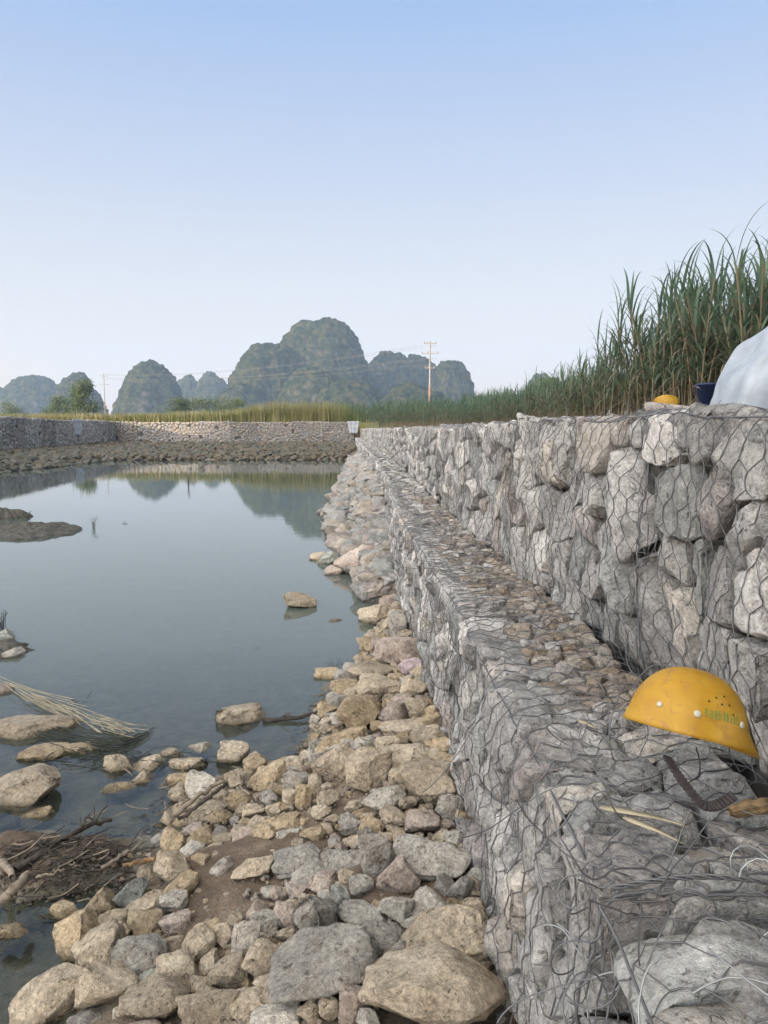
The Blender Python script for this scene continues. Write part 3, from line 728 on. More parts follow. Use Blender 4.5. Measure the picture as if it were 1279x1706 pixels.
# twisted rope of wires across the joint
P = np.array([(0.0, -.02 - .5 * t, ZL + .012 + .02 * math.sin(t * 5)) for t in np.linspace(0, 1, 60)])
ac = Acc()
for ph in (0, 2.1, 4.2):
    a_ = np.linspace(0, 40, 60) + ph; ac.add(*tubes([P + np.stack([np.cos(a_) * .0035, 0 * a_, np.sin(a_) * .0035], -1)], .0022, sides=5))
link('joint_wire', ac.mesh('joint_wire', [M_WIRE]), lower[1][0])

# ------------------------------------------------------------------ helmet on the ledge
m, nt, b, o = new_mat('yellow_shell'); tc = nt.nodes.new('ShaderNodeTexCoord').outputs['Object']
base = ramp(nt, tnoise(nt, tc, 9, 5, .6), [(.3, (.30, .148, .010)), (.55, (.37, .215, .018)), (.75, (.41, .27, .045))])
dirt = mrange(nt, tnoise(nt, tc, 26, 6, .75, 1.5), .53, .64, 0, .8)
base = mixc(nt, dirt, base, (.26, .13, .04))
base = mixc(nt, mrange(nt, tnoise(nt, tc, 90, 3, .7), .68, .74, 0, .8), base, (.12, .07, .03))
sc_ = mrange(nt, tnoise(nt, tc, 5, 3, .6), .55, .75, 0, .45); base = mixc(nt, sc_, base, (.62, .36, .10))
nt.links.new(base, b.inputs['Base Color']); b.inputs['Roughness'].default_value = .42
nt.links.new(mrange(nt, tnoise(nt, tc, 20, 4), .3, .7, .32, .62), b.inputs['Roughness'])
bump(nt, b, tnoise(nt, tc, 60, 4, .7), .0012, .6); M_YEL = m
M_BLK = plain('black_webbing', (.035, .028, .028), .8, var=.3, scale=60)
M_RIV = plain('white_plastic', (.42, .41, .33), .6)
M_GRN = plain('faded_green_print', (.12, .22, .06), .7, var=.3, scale=200)
M_LIN = plain('grey_liner', (.085, .075, .065), .8)
M_HOLE = plain('hole_dark', (.02, .015, .01), .9)
A_, B_, C_ = .130, .108, .138                     # half length, half width, crown height
def shell(u_, w_, off=0.0):
    """u around, w 0 brim .. 1 crown"""
    ph = w_ * math.pi / 2
    cr = math.cos(ph) ** .86; sr = math.sin(ph) ** .98
    x = (A_ + off) * cr * math.cos(u_); y = (B_ + off) * cr * math.sin(u_); z = (C_ + off) * sr
    if w_ < .16:
        k = (1 - w_ / .16) ** 1.6; pk = max(0, math.cos(u_)) ** 3
        x += k * (.008 + .030 * pk) * math.cos(u_); y += k * .008 * math.sin(u_); z -= k * (.004 + .014 * pk)
    return (x, y, z)
def helmet_shell(th=.0028):
    nu, nw = 72, 30; V_, F_ = [], []
    for side in (0, -th):
        for k in range(nw + 1):
            for j in range(nu): V_.append(shell(j / nu * 2 * math.pi, min(.999, k / nw), side))
    n1_ = (nw + 1) * nu
    for k in range(nw):
        for j in range(nu):
            a_ = k * nu + j; b_ = k * nu + (j + 1) % nu
            F_.append((a_, b_, b_ + nu, a_ + nu)); F_.append((n1_ + a_, n1_ + a_ + nu, n1_ + b_ + nu, n1_ + b_))
    for j in range(nu): F_.append((j, n1_ + j, n1_ + (j + 1) % nu, (j + 1) % nu))
    return V_, F_
def disc_on(u_, w_, r, h_, sides=14, dome=True):
    p0 = Vector(shell(u_, w_)); n = (Vector(shell(u_ + .02, w_)) - Vector(shell(u_ - .02, w_))).cross(Vector(shell(u_, w_ + .02)) - Vector(shell(u_, w_ - .02))).normalized()
    q = n.to_track_quat('Z', 'Y'); V_ = []
    for rr_, hh in ((r, -.001), (r, h_ * .6), (r * .72, h_)):
        for j in range(sides): V_.append(p0 + q @ Vector((rr_ * math.cos(j * 2 * math.pi / sides), rr_ * math.sin(j * 2 * math.pi / sides), hh)))
    F_ = [(k * sides + j, k * sides + (j + 1) % sides, (k + 1) * sides + (j + 1) % sides, (k + 1) * sides + j) for k in range(2) for j in range(sides)]
    F_.append(tuple(2 * sides + j for j in range(sides)))
    return [tuple(v) for v in V_], F_
hp = at_y(1143, 1219, 1.62)
hel = thing('safety_helmet', 'scuffed yellow safety helmet resting tilted on the stone ledge', 'helmet', tuple(hp), (R(-14), R(15), R(2)))
link('shell', mesh_from('shell', *helmet_shell(), M_YEL), hel)
SIDE = -math.pi / 2
for (u_, w_, r) in ((SIDE - .92, .20, .0058), (SIDE - .28, .20, .0075), (SIDE + .62, .20, .0072), (SIDE + 1.42, .22, .006)):
    link('rivet', mesh_from('rivet', *disc_on(u_, w_, r, .004), M_RIV), hel)
for (u_, w_) in ((SIDE + .05, .42), (SIDE + .16, .36), (SIDE + .25, .46), (SIDE + .33, .37), (SIDE + .40, .28), (SIDE - .1, .36)):
    link('vent_hole', mesh_from('vent_hole', *disc_on(u_, w_, .0023, .0006, 10), M_HOLE), hel)
# the faded green characters between the two rivets
rg = random.Random(3); ac = Acc(); 
def stroke(u0, w0, u1, w1, r=.0007):
    P = []
    for t in (0, .5, 1):
        P.append(np.array(shell(u0 + (u1 - u0) * t, w0 + (w1 - w0) * t, .0004)))
    ac.add(*tubes([P], r, sides=4))
for g in range(9):
    ug = SIDE - .16 + g * .078; wl, wh = .19, .285; uw = .055
    for k in range(3): w_ = wl + (wh - wl) * (k + rg.uniform(.1, .6)) / 3; stroke(ug, w_, ug + uw * rg.uniform(.6, 1), w_)
    for k in range(2 + g % 2): u_ = ug + uw * rg.uniform(.05, .95); stroke(u_, wl + rg.uniform(0, .03), u_, wh - rg.uniform(0, .03))
    stroke(ug + uw * .5, wl + .04, ug + uw * rg.choice([0, 1]), wl)
link('green_lettering', ac.mesh('green_lettering', [M_GRN]), hel)
# suspension band inside
nb = 40; V_ = [(.106 * math.cos(j / nb * 6.2832) * (1 if k < 2 else .98), .086 * math.sin(j / nb * 6.2832), z) for k, z in ((0, -.004), (1, .034)) for j in range(nb)]
F_ = [(j, (j + 1) % nb, nb + (j + 1) % nb, nb + j) for j in range(nb)]
me = mesh_from('head_band', V_, F_, M_LIN); hb = link('head_band', me, hel); md = hb.modifiers.new('t', 'SOLIDIFY'); md.thickness = .003
# ribbed chin strap
def strap(parent, pts, w, name='chin_strap', mat=None):
    C = spline(pts, 90); V_, F_ = [], []
    for i in range(90):
        t = C[min(i + 1, 89)] - C[max(i - 1, 0)]; t /= np.linalg.norm(t)
        sd = np.cross(t, np.array([-.1, -.70, .70])); sd /= np.linalg.norm(sd); up = np.cross(sd, t)
        h_ = .0014 + (.0022 if i % 4 < 2 else 0)
        for a_, b_ in ((-w, -h_), (w, -h_), (w, h_), (-w, h_)): V_.append(C[i] + sd * a_ + up * b_)
    for i in range(89):
        for j in range(4): a_ = i * 4 + j; b_ = i * 4 + (j + 1) % 4; F_.append((a_, b_, b_ + 4, a_ + 4))
    F_ += [(3, 2, 1, 0), (356, 357, 358, 359)]
    return link(name, mesh_from(name, V_, F_, mat or M_BLK, False), parent)
def hl(u, v, y):      # point in helmet space from a world point
    return np.array(hel.matrix_world.inverted() @ Vector(at_y(u, v, y)))
bpy.context.view_layer.update()
strap(hel, [hl(1112, 1262, 1.56), hl(1128, 1288, 1.47), hl(1150, 1318, 1.42), hl(1172, 1341, 1.38), hl(1195, 1341, 1.385), hl(1222, 1326, 1.41)], .0095)
C = spline([hl(1160, 1245, 1.58), hl(1166, 1270, 1.50), hl(1164, 1292, 1.46), hl(1150, 1302, 1.44)], 24)
link('cord', mesh_from('cord', *tubes([C], .0016, sides=6), M_BLK), hel)

# yellow helmet lying bowl up behind the wall, blue crate, white sheet
p0 = at_y(1110, 666, 8.3)
h2 = thing('safety_helmet', 'yellow safety helmet lying on its side behind the high wall', 'helmet', (p0[0], p0[1], p0[2] - .02), (R(150), R(14), R(20)))
link('shell', mesh_from('shell', *helmet_shell(), M_YEL), h2)
link('head_band', me, h2)
M_BLUE = plain('blue_plastic', (.018, .032, .10), .45)
p0 = at_y(1176, 668, 5.6)
bk = thing('bucket', 'dark blue plastic bucket beside the white sheet behind the high wall', 'bucket', (p0[0] + .02, p0[1], p0[2] - .06), (0, 0, .3))
nb = 32; prof_ = [(.0, 0), (.070, 0), (.088, .20), (.094, .20), (.094, .215), (.083, .215), (.066, .01), (0, .01)]
V_ = [(r * math.cos(j * 6.28318 / nb), r * math.sin(j * 6.28318 / nb), z * .85) for r, z in prof_ for j in range(nb)]
F_ = [(k * nb + j, k * nb + (j + 1) % nb, (k + 1) * nb + (j + 1) % nb, (k + 1) * nb + j) for k in range(len(prof_) - 1) for j in range(nb)]
link('pail', mesh_from('pail', V_, F_, M_BLUE), bk)
link('handle', mesh_from('handle', *tubes([[(.095 * math.cos(t), .07 * math.sin(t), .165 - .05 * math.sin(t)) for t in np.linspace(0, math.pi, 20)]], .0025, sides=6), M_WIRE2), bk)
m, nt, b, o = new_mat('white_sheet'); p = pos(nt)
nt.links.new(ramp(nt, tnoise(nt, p, 5, 5, .6), [(.3, (.22, .255, .30)), (.7, (.33, .37, .415))]), b.inputs['Base Color']); b.inputs['Roughness'].default_value = .5
bump(nt, b, tnoise(nt, p, 9, 4, .6, 1), .02, .4)
def sheet(name, label, cx_, cy_, z0, prof_top, wx_, wy_, seed):
    n = 90; mm = 60; V_ = []
    for j in range(mm + 1):
        for i in range(n + 1):
            a_ = i / n * 2 - 1; c_ = j / mm * 2 - 1
            # rounded-square footprint
            x = math.copysign(abs(a_) ** .8, a_) * wx_; y = math.copysign(abs(c_) ** .8, c_) * wy_
            e = max(0, 1 - abs(a_) ** 9) ** .6 * max(0, 1 - abs(c_) ** 12) ** .6
            tp = np.interp(a_, [-1, -.7, -.1, .35, .75, 1], prof_top)
            fold = .018 * math.sin(9 * (x * 2.2 + y * 1.3) + 3 * noise.noise(Vector((x * 3, y * 3, seed)))) + .05 * noise.fractal(Vector((x * 3.5, y * 3.5, seed)), 1, 2, 3)
            dent = -.10 * math.exp(-(((a_ - .15) / .35) ** 2 + ((c_ + .85) / .2) ** 2))
            V_.append((x + .03 * noise.noise(Vector((0, y * 5, x * 4))), y + .04 * noise.noise(Vector((x * 5, 0, e * 3))), e * (tp + fold + dent * 1)))
    w_ = n + 1
    F_ = [(j * w_ + i, j * w_ + i + 1, (j + 1) * w_ + i + 1, (j + 1) * w_ + i) for j in range(mm) for i in range(n)]
    o = link(name, mesh_from(name, V_, F_, m)); o.location = (cx_, cy_, z0)
    return tag(o, label, 'sheet')
pa = at_y(1190, 668, 4.6)
sheet('plastic_sheet', 'white plastic sheet draped in a rounded heap behind the high wall', 2.70, 4.9, 1.84, [.25, .36, .72, .85, .6, .3], .56, .27, 3)

# ------------------------------------------------------------------ plants
def leaf_mat(name, lo, mid, hi, scale=.5, transl=.25):
    m, nt, b, o = new_mat(name); p = pos(nt)
    c = ramp(nt, tnoise(nt, p, scale, 5, .7), [(.3, lo), (.5, mid), (.7, hi)])
    nt.links.new(c, b.inputs['Base Color']); b.inputs['Roughness'].default_value = .55
    tl = nt.nodes.new('ShaderNodeBsdfTranslucent'); nt.links.new(c, tl.inputs[0]); mx_ = nt.nodes.new('ShaderNodeMixShader'); mx_.inputs[0].default_value = transl
    nt.links.new(b.outputs[0], mx_.inputs[1]); nt.links.new(tl.outputs[0], mx_.inputs[2]); nt.links.new(mx_.outputs[0], o.inputs['Surface'])
    return m
M_CANE = leaf_mat('cane_leaf', (.05, .09, .062), (.09, .14, .092), (.17, .215, .14), 2.0)
M_DRY = leaf_mat('dry_leaf', (.10, .085, .055), (.17, .145, .10), (.29, .25, .18), 3.0)
M_STALK = plain('cane_stalk', (.16, .13, .08), .6, var=.3)
M_REED = leaf_mat('reed_leaf', (.08, .13, .04), (.17, .19, .07), (.28, .24, .11), .09)
M_REED2 = leaf_mat('reed_leaf_straw', (.22, .21, .10), (.33, .28, .15), (.42, .34, .20), .15)
def blade(rg, base, az, up, length, width, droop, segs=7):
    """one leaf ribbon folded along its rib"""
    V_ = []; p = np.array(base, float); el = up; d2 = np.array([math.cos(az), math.sin(az)]); side = np.array([-d2[1], d2[0], 0])
    for i in range(segs + 1):
        t = i / segs; w_ = width * (1 - t) ** .75 * (min(1, .45 + t * 3)); 
        if i == segs: w_ = width * .03
        V_ += [p - side * w_ / 2, p + side * w_ / 2]
        e2 = el - droop * t * t
        p = p + np.array([d2[0] * math.cos(e2), d2[1] * math.cos(e2), math.sin(e2)]) * length / segs
    F_ = [(2 * i, 2 * i + 1, 2 * i + 3, 2 * i + 2) for i in range(segs)]
    return np.array(V_), np.array(F_)
def cane_template(seed, detail):
    rg = random.Random(seed); leaves = Acc(); dry = Acc(); st = Acc()
    for s_ in range(rg.randint(3, 4)):
        bx, by = rg.gauss(0, .14), rg.gauss(0, .14); lean = (rg.gauss(0, .06), rg.gauss(0, .06)); H = rg.uniform(1.5, 2.05)
        pts = [(bx + lean[0] * z * z, by + lean[1] * z * z, z) for z in np.linspace(0, H, 6)]
        st.add(*tubes([pts], .013, sides=5))
        n = rg.randint(12, 15)
        for i in range(n):
            z = H * (.35 + .65 * i / (n - 1)); az = i * 2.6 + rg.uniform(-.5, .5); topness = i / (n - 1)
            upd = .75 + .75 * topness + rg.uniform(-.2, .15); 
            leaves.add(*blade(rg, (bx + lean[0] * z * z, by + lean[1] * z * z, z), az, min(upd, 1.5), rg.uniform(.6, 1.0), rg.uniform(.042, .068), rg.uniform(1.0, 3.0) * (1.35 - .8 * topness), detail))
        for i in range(rg.randint(5, 9)):
            z = H * rg.uniform(.2, .85)
            dry.add(*blade(rg, (bx, by, z), rg.uniform(0, 6.28), rg.uniform(-.3, .7), rg.uniform(.6, 1.1), rg.uniform(.022, .04), rg.uniform(1.5, 2.6), max(4, detail - 2)))
    return leaves, dry, st
def cat(ac): return np.concatenate(ac.V), np.concatenate(ac.F)
TPL = [cane_template(40 + i, 8) for i in range(7)]
TPM = [(a_.mesh('leaves', [M_CANE]), b_.mesh('dry_leaves', [M_DRY]), c_.mesh('stalks', [M_STALK])) for a_, b_, c_ in TPL]
rg = random.Random(17)
spots = []
y = 7.6
while y < 75:
    for row in range(5 if y < 20 else 3):
        spots.append((4.35 + row * .55 + rg.uniform(-.25, .25) + .10 * math.sin(y) + max(0, y - 18) * .06, y + rg.uniform(-.3, .3), row))
    y += .34 if y < 20 else .5
for _ in range(300):
    y = 26 + 50 * rg.random() ** .8; spots.append((rg.uniform(float(x2(y)) + 1.2, 5.5 + .05 * max(0, y - 26)), y, 9))
spots.sort(key=lambda q: q[1] + q[2] * 2)
nind = 0; canes = []
cane_acc = [Acc(), Acc(), Acc()]
for k, (x, y, row) in enumerate(spots):
    hs = float(np.interp(y, [8, 10, 12.5, 15, 17, 26, 36, 60, 75], [.78, .88, .86, .68, .54, .56, .66, .92, 1.0])) * rg.uniform(.88, 1.12)
    if 13.2 < y < 14.2: hs *= .9
    if row == 9: hs *= rg.uniform(.55, .85)
    rz = rg.uniform(0, 6.28); ti = rg.randrange(7)
    if y < 14.5 and row < 3:
        r_ = thing('sugarcane_plant', '', 'sugarcane', (x, y, 1.84), (0, 0, rz), 'sugarcane plants along the field edge'); r_.scale = (hs, hs, hs)
        for me_, nm in zip(TPM[ti], ('leaves', 'dry_leaves', 'stalks')): link(nm, me_, r_)
        canes.append((r_, project(x, y, 3.4)[0]))
    else:
        Rm = np.array(Matrix.Rotation(rz, 3, 'Z')) * hs
        for a_, src in zip(cane_acc, TPL[ti]):
            v_, f_ = cat(src); a_.add(v_ @ Rm.T + np.array([x, y, gz(x, y) - .02]), f_)
ONES = ['', 'first', 'second', 'third', 'fourth', 'fifth', 'sixth', 'seventh', 'eighth', 'ninth', 'tenth', 'eleventh', 'twelfth', 'thirteenth', 'fourteenth', 'fifteenth', 'sixteenth', 'seventeenth', 'eighteenth', 'nineteenth']
def ordw(n):
    n += 1
    if n < 20: return ONES[n]
    t, u_ = divmod(n, 10)
    if u_ == 0: return ['', '', 'twentieth', 'thirtieth', 'fortieth', 'fiftieth', 'sixtieth', 'seventieth'][t]
    return ['', '', 'twenty', 'thirty', 'forty', 'fifty', 'sixty', 'seventy'][t] + '-' + ONES[u_]
canes.sort(key=lambda q: q[1])
for k, (o, _) in enumerate(canes):
    n = len(canes) - 1 - k
    n_ = n + 1
    o['label'] = 'tall green cane in the near clump, ' + ordw(n) + ' from the right'
cf = thing('sugarcane_field', 'dense dark green sugarcane running along the wall towards the hills', 'sugarcane'); cf['kind'] = 'stuff'
# field beyond: reeds and cane up to the hills' feet
for _ in range(2400):
    y = 77 + 50 * rg.random() ** 1.3; x = rg.uniform(-.03 * y - 1.5, .22 * y + 4) if rg.random() < .8 else rg.uniform(2, 14)
    hs = rg.uniform(.85, 1.15) * np.interp(x / y, [-.06, .0, .08, .2], [.75, .85, .98, 1.0]); v_i = rg.randrange(7); Rm = np.array(Matrix.Rotation(rg.uniform(0, 6.28), 3, 'Z')) * hs
    v_, f_ = cat(TPL[v_i][0]); n_ = len(f_) // 8
    keep = np.concatenate([f_[i * 8:(i + 1) * 8] for i in range(n_) if i % 3 == 0])
    cane_acc[0].add((v_ * np.array([1.2, 1.2, 1])) @ Rm.T + np.array([x, y, 2.35]), keep)
for a_, nm, mt in zip(cane_acc, ('leaves', 'dry_leaves', 'stalks'), (M_CANE, M_DRY, M_STALK)): link(nm, a_.mesh(nm, [mt]), cf, kind='stuff')
gr = Acc()
for _ in range(34000):
    y = 76 + 90 * rg.random() ** 2.2; x = rg.uniform(-.62 * y, (-.05 + rg.gauss(0, .018)) * y)
    nv = noise.noise(Vector((x * .12, y * .12, 0))); patch = .5 + .5 * nv
    hh = 1.2 * (rg.uniform(.45, 1.2) + .45 * patch) * np.interp(x / y, [-.6, -.35, -.2, -.15, -.05, 0], [.70, .70, .9, 1.5, 1.6, 1.5])
    az = rg.uniform(0, 6.28); w_ = rg.uniform(.012, .03) * (1 + y / 60); dx, dy = math.cos(az), math.sin(az); ln = rg.uniform(.05, .35)
    P0 = np.array([x, y, 2.36]); pts = []
    for t in (0, .5, 1):
        c = P0 + np.array([dx * ln * t * t, dy * ln * t * t, hh * (t - .1 * t * t)]); ww = w_ * (1 - t * .9)
        pts += [c + np.array([-dy * ww, dx * ww, 0]), c + np.array([dy * ww, -dx * ww, 0])]
    gr.add(pts, [(0, 1, 3, 2), (2, 3, 5, 4)], 1 if rg.random() < .30 + .5 * nv - .8 * (abs(x / y + .06) < .035) else 0)
tag(link('reed_field', gr.mesh('reed_field', [M_REED, M_REED2])), 'yellow green reeds standing in the sunlit field behind the far wall', 'reeds', kind='stuff')

# ------------------------------------------------------------------ hills
def hill_mat():
    m, nt, b, o = new_mat('karst_forest'); p = pos(nt)
    tree = ramp(nt, tnoise(nt, p, .13, 6, .75), [(.32, (.010, .020, .010)), (.48, (.038, .052, .020)), (.60, (.10, .098, .04)), (.75, (.17, .13, .06))])
    g = nt.nodes.new('ShaderNodeNewGeometry'); s = nt.nodes.new('ShaderNodeSeparateXYZ'); nt.links.new(g.outputs['Normal'], s.inputs[0])
    mp = nt.nodes.new('ShaderNodeMapping'); mp.inputs['Scale'].default_value = (1, 1, .35); nt.links.new(p, mp.inputs['Vector'])
    rock = ramp(nt, tnoise(nt, mp.outputs[0], .10, 6, .75), [(.35, (.09, .085, .08)), (.7, (.26, .24, .22))])
    rn = add(nt, tnoise(nt, mp.outputs[0], .035, 5, .7), s.outputs[2], -.35)
    nt.links.new(mixc(nt, mrange(nt, rn, .46, .56, 0, .7), tree, rock), b.inputs['Base Color']); b.inputs['Roughness'].default_value = .95
    b.inputs['Specular IOR Level'].default_value = 0
    bump(nt, b, tnoise(nt, p, .22, 5, .8), 7.0, 1.0)
    return m
M_HILL = hill_mat()
def hill(u, vtop, wpx, dist, seed, depth=1.0, power=2.3, flat=.0, skew=0.0, res=1.0):
    top = at_y(u, vtop, dist); H = top[2] - 1.6; Rx = wpx / 2 / F * dist; Ry = Rx * depth
    na, nr_ = int(210 * res), int(90 * res); V_ = []
    off = Vector((seed * 13.7, seed * 7.3, 0)); sc1 = 1 / (Rx * .55)
    for k in range(nr_ + 1):
        w_ = k / nr_
        r = math.sin(w_ * math.pi / 2) ** .8 * 1.25 if False else w_ * 1.12
        for j in range(na):
            a_ = j / na * 2 * math.pi; ca, sa = math.cos(a_), math.sin(a_)
            x = ca * r * Rx; y = sa * r * Ry
            wob = 1 + .20 * noise.fractal(Vector((ca * .9, sa * .9, seed)), 1, 2, 3)
            rr_ = r / wob
            h = max(0, 1 - rr_ ** power) ** .85
            xx = x + skew * Rx * h
            q = Vector((x, y, h * H)) 
            big = noise.fractal(q * sc1 + off, .9, 2, 4)
            z = H * h * (1 + .05 * big * (1 if r > .08 else .3)) 
            amp_t = min(1, h * 6)
            # crowns of the trees that cover it
            d_, _p = noise.voronoi(Vector((x, y, z * .8)) * (1 / 7.0) + off)
            bumpy = (.55 - d_[0]) * 4.5 + 1.6 * noise.fractal(q * .045 + off, 1, 2, 4)
            nrm = Vector((ca, sa, .9)).normalized()
            V_.append((top[0] + xx + nrm.x * bumpy * amp_t, dist + y + nrm.y * bumpy * amp_t, 1.3 + z + nrm.z * bumpy * amp_t))
    F_ = [(k * na + j, k * na + (j + 1) % na, (k + 1) * na + (j + 1) % na, (k + 1) * na + j) for k in range(nr_) for j in range(na)]
    o = link('hill', mesh_from('hill', V_, np.array(F_), M_HILL), kind='structure')
    return o
hill(537, 534, 190, 950, 1, power=3.2, res=1.2)
hill(447, 570, 165, 900, 2, power=2.6, res=1.2)
hill(520, 612, 150, 800, 3, power=2.2)
hill(585, 632, 170, 760, 4, power=2.0)
hill(648, 585, 150, 1050, 5, power=2.1)
hill(697, 594, 120, 1050, 6, power=2.6)
hill(752, 604, 92, 980, 7, power=3.6)
hill(690, 640, 170, 700, 8, power=2.0)
hill(251, 599, 138, 900, 9, power=1.9)
hill(312, 624, 105, 1300, 10, power=1.5, res=.8)
hill(352, 619, 130, 1300, 11, power=1.6, res=.8)
hill(55, 625, 135, 1250, 12, power=2.6, res=.8)
hill(126, 620, 105, 1000, 13, power=2.0, res=.8)
hill(-5, 646, 110, 1350, 14, power=2.2, res=.7)
hill(902, 622, 80, 1100, 15, power=2.4, res=.7)
hill(400, 640, 120, 850, 16, power=2.0, res=.7)
# unseen hill added behind left, shaped to throw shade over the pond
def shade_hill(cx_, cy_, H, Rr, seed):
    V_ = []; na, nr_ = 120, 50
    for k in range(nr_ + 1):
        for j in range(na):
            a_ = j / na * 6.28318; r = k / nr_ * 1.1; h = max(0, 1 - r ** 8) ** .85
            n = noise.fractal(Vector((math.cos(a_) * r * 2, math.sin(a_) * r * 2, seed)), 1, 2, 4)
            V_.append((cx_ + math.cos(a_) * r * Rr * (1 + .03 * n), cy_ + math.sin(a_) * r * Rr * (1 + .03 * n), 1.3 + H * h * (1 + .1 * n)))
    F_ = [(k * na + j, k * na + (j + 1) % na, (k + 1) * na + (j + 1) % na, (k + 1) * na + j) for k in range(nr_) for j in range(na)]
    link('hill', mesh_from('hill', V_, np.array(F_), M_HILL), kind='structure')
shade_hill(-220, -203, 110, 80, 3)

# ------------------------------------------------------------------ trees at the foot of the hills
M_TLEAF = leaf_mat('tree_leaf', (.05, .08, .03), (.085, .12, .04), (.14, .16, .06), .6, .2)
M_BARK = plain('bark', (.10, .08, .06), .9)
def tree(u, vbase, vtop, wpx, dist, label, seed, bare=0):
    rg = random.Random(seed); bp = at_y(u, vbase, dist); tp = at_y(u, vtop, dist); H = tp[2] - 2.3; W = wpx / F * dist
    t = thing('tree', label, 'tree', (bp[0], dist, 2.3), (0, 0, 0), 'trees at the foot of the hills')
    ac = Acc(); P = spline([(0, 0, 0), (W * .03, 0, H * .3), (-W * .02, .1, H * .6), (0, 0, H * .85)], 10); ac.add(*tubes([P], np.linspace(.05, .015, 10) * H * .5, sides=7))
    tips = []
    for i in range(11):
        a_ = i * 2.4; z = H * rg.uniform(.25, .75); e = np.array([math.cos(a_) * W * .42 * rg.uniform(.5, 1), math.sin(a_) * W * .42 * rg.uniform(.5, 1), z + H * rg.uniform(.05, .25)])
        ac.add(*tubes([spline([(0, 0, z), e * np.array([.5, .5, 1]) - np.array([0, 0, H * .06]), e], 6)], np.linspace(.016, .004, 6) * H * .5, sides=5)); tips.append(e)
    link('trunk', ac.mesh('trunk', [M_BARK]), t)
    n = 2600; cl = [np.array([rg.gauss(0, W * .22), rg.gauss(0, W * .22), H * rg.uniform(.22, .95)]) for _ in range(22)] + tips
    cl = [c * np.array([1.25 - c[2] / H * .75, 1.25 - c[2] / H * .75, 1]) for c in cl]
    C = np.array([cl[rg.randrange(len(cl))] for _ in range(n)]) + np.random.default_rng(seed).normal(0, 1, (n, 3)) * np.array([W * .085, W * .085, H * .065])
    C[:, 2] = np.maximum(C[:, 2], .1)
    g2 = np.random.default_rng(seed + 1); s_ = H * .030; A1 = g2.normal(size=(n, 3)); A1 /= np.linalg.norm(A1, axis=1, keepdims=True); A2 = np.cross(A1, g2.normal(size=(n, 3))); A2 /= np.linalg.norm(A2, axis=1, keepdims=True)
    V_ = np.stack([C - A1 * s_, C - A2 * s_ * .5, C + A1 * s_, C + A2 * s_ * .5], 1).reshape(-1, 3)
    link('crown', mesh_from('crown', V_, np.arange(n * 4).reshape(n, 4), M_TLEAF, False), t)
tree(140, 690, 634, 62, 190, 'bushy tree with bare upper twigs left of the distant pole', 1)
tree(300, 690, 663, 60, 210, 'dark rounded tree at the right foot of the pointed hill', 2)
tree(345, 690, 662, 80, 220, 'light green spreading tree between pointed hill and big hill', 3)
tree(388, 690, 666, 60, 200, 'low green tree just left of the big hill', 4)
tree(98, 690, 662, 54, 230, 'small tree left of the bushy bare-topped one', 5)
tree(905, 690, 628, 64, 130, 'round tree top rising behind the cane field', 6)
tree(930, 690, 636, 40, 100, 'narrow tree top beside the round one behind the cane', 7)
tree(20, 690, 672, 60, 240, 'low bushy tree at the left edge of the field', 8)

# ------------------------------------------------------------------ poles and wires
M_CONC = plain('pole_concrete', (.27, .26, .25), .8, scale=1); M_RED = plain('pole_red_band', (.27, .18, .15), .7, scale=2); M_PW = plain('power_line', (.16, .16, .16), .5)
def pole(u, vtop, dist, label, arms):
    b_ = at_y(u, 700, dist); tz = at_y(u, vtop, dist)[2]; t = thing('utility_pole', label, 'pole', (b_[0], dist, 1.6)); Hh = tz - 1.6
    link('shaft', mesh_from('shaft', *tubes([[(0, 0, z) for z in np.linspace(0, Hh, 5)]], np.linspace(.17, .10, 5), sides=10), M_CONC), t)
    link('red_band', mesh_from('red_band', *tubes([[(0, 0, Hh * .18), (0, 0, Hh * .5)]], np.array([.175]), sides=10), M_RED), t)
    for z, w_ in arms:
        V_ = [(sx * w_, sy * .05, Hh * z + sz * .06) for sz in (-1, 1) for sy in (-1, 1) for sx in (-1, 1)]
        link('cross_arm', mesh_from('cross_arm', V_, [(0, 1, 3, 2), (4, 6, 7, 5), (0, 4, 5, 1), (2, 3, 7, 6), (0, 2, 6, 4), (1, 5, 7, 3)], M_CONC, False), t)
        for sx in (-.9, -.3, .9):
            link('insulator', mesh_from('insulator', *tubes([[(sx * w_, 0, Hh * z + .06), (sx * w_, 0, Hh * z + .2), (sx * w_, 0, Hh * z + .32)]], np.array([.06, .09, .03])[None, :].repeat(1, 0), sides=8), M_CONC), t)
    return (b_[0], dist, tz), t
pA, tA = pole(716, 568, 110, 'red banded utility pole with cross arms in front of the right hills', ((.97, .9), (.86, 1.2), (.70, .7)))
pB, tB = pole(176, 622, 235, 'distant utility pole between the left hills', ((.95, 1.3), (.80, 1.5)))
wl = []
for k, (dz, sx, end) in enumerate(((-.6, -1, (-95, 300, 17)), (-.6, 1, (-95, 301, 16.6)), (-2.4, -1, (-110, 235, 12.0)), (-2.4, 1, (-110, 236, 11.5)), (-3.2, 0, (-110, 230, 10.3)))):
    A = np.array([pA[0] + sx, pA[1], pA[2] + dz]); B = np.array([pB[0] + sx, pB[1], pB[2] + dz * .55])
    pts = [A * (1 - t) + B * t - np.array([0, 0, 4 * 1.6 * t * (1 - t)]) for t in np.linspace(0, 1, 24)]
    o = link('power_line', mesh_from('power_line', *tubes([pts], .022, sides=4), M_PW))
    tag(o, 'thin power line strung between the two poles, ' + ['topmost', 'second from top', 'middle', 'fourth from top', 'lowest'][k] + ' of five', 'power line', 'power lines between the poles')

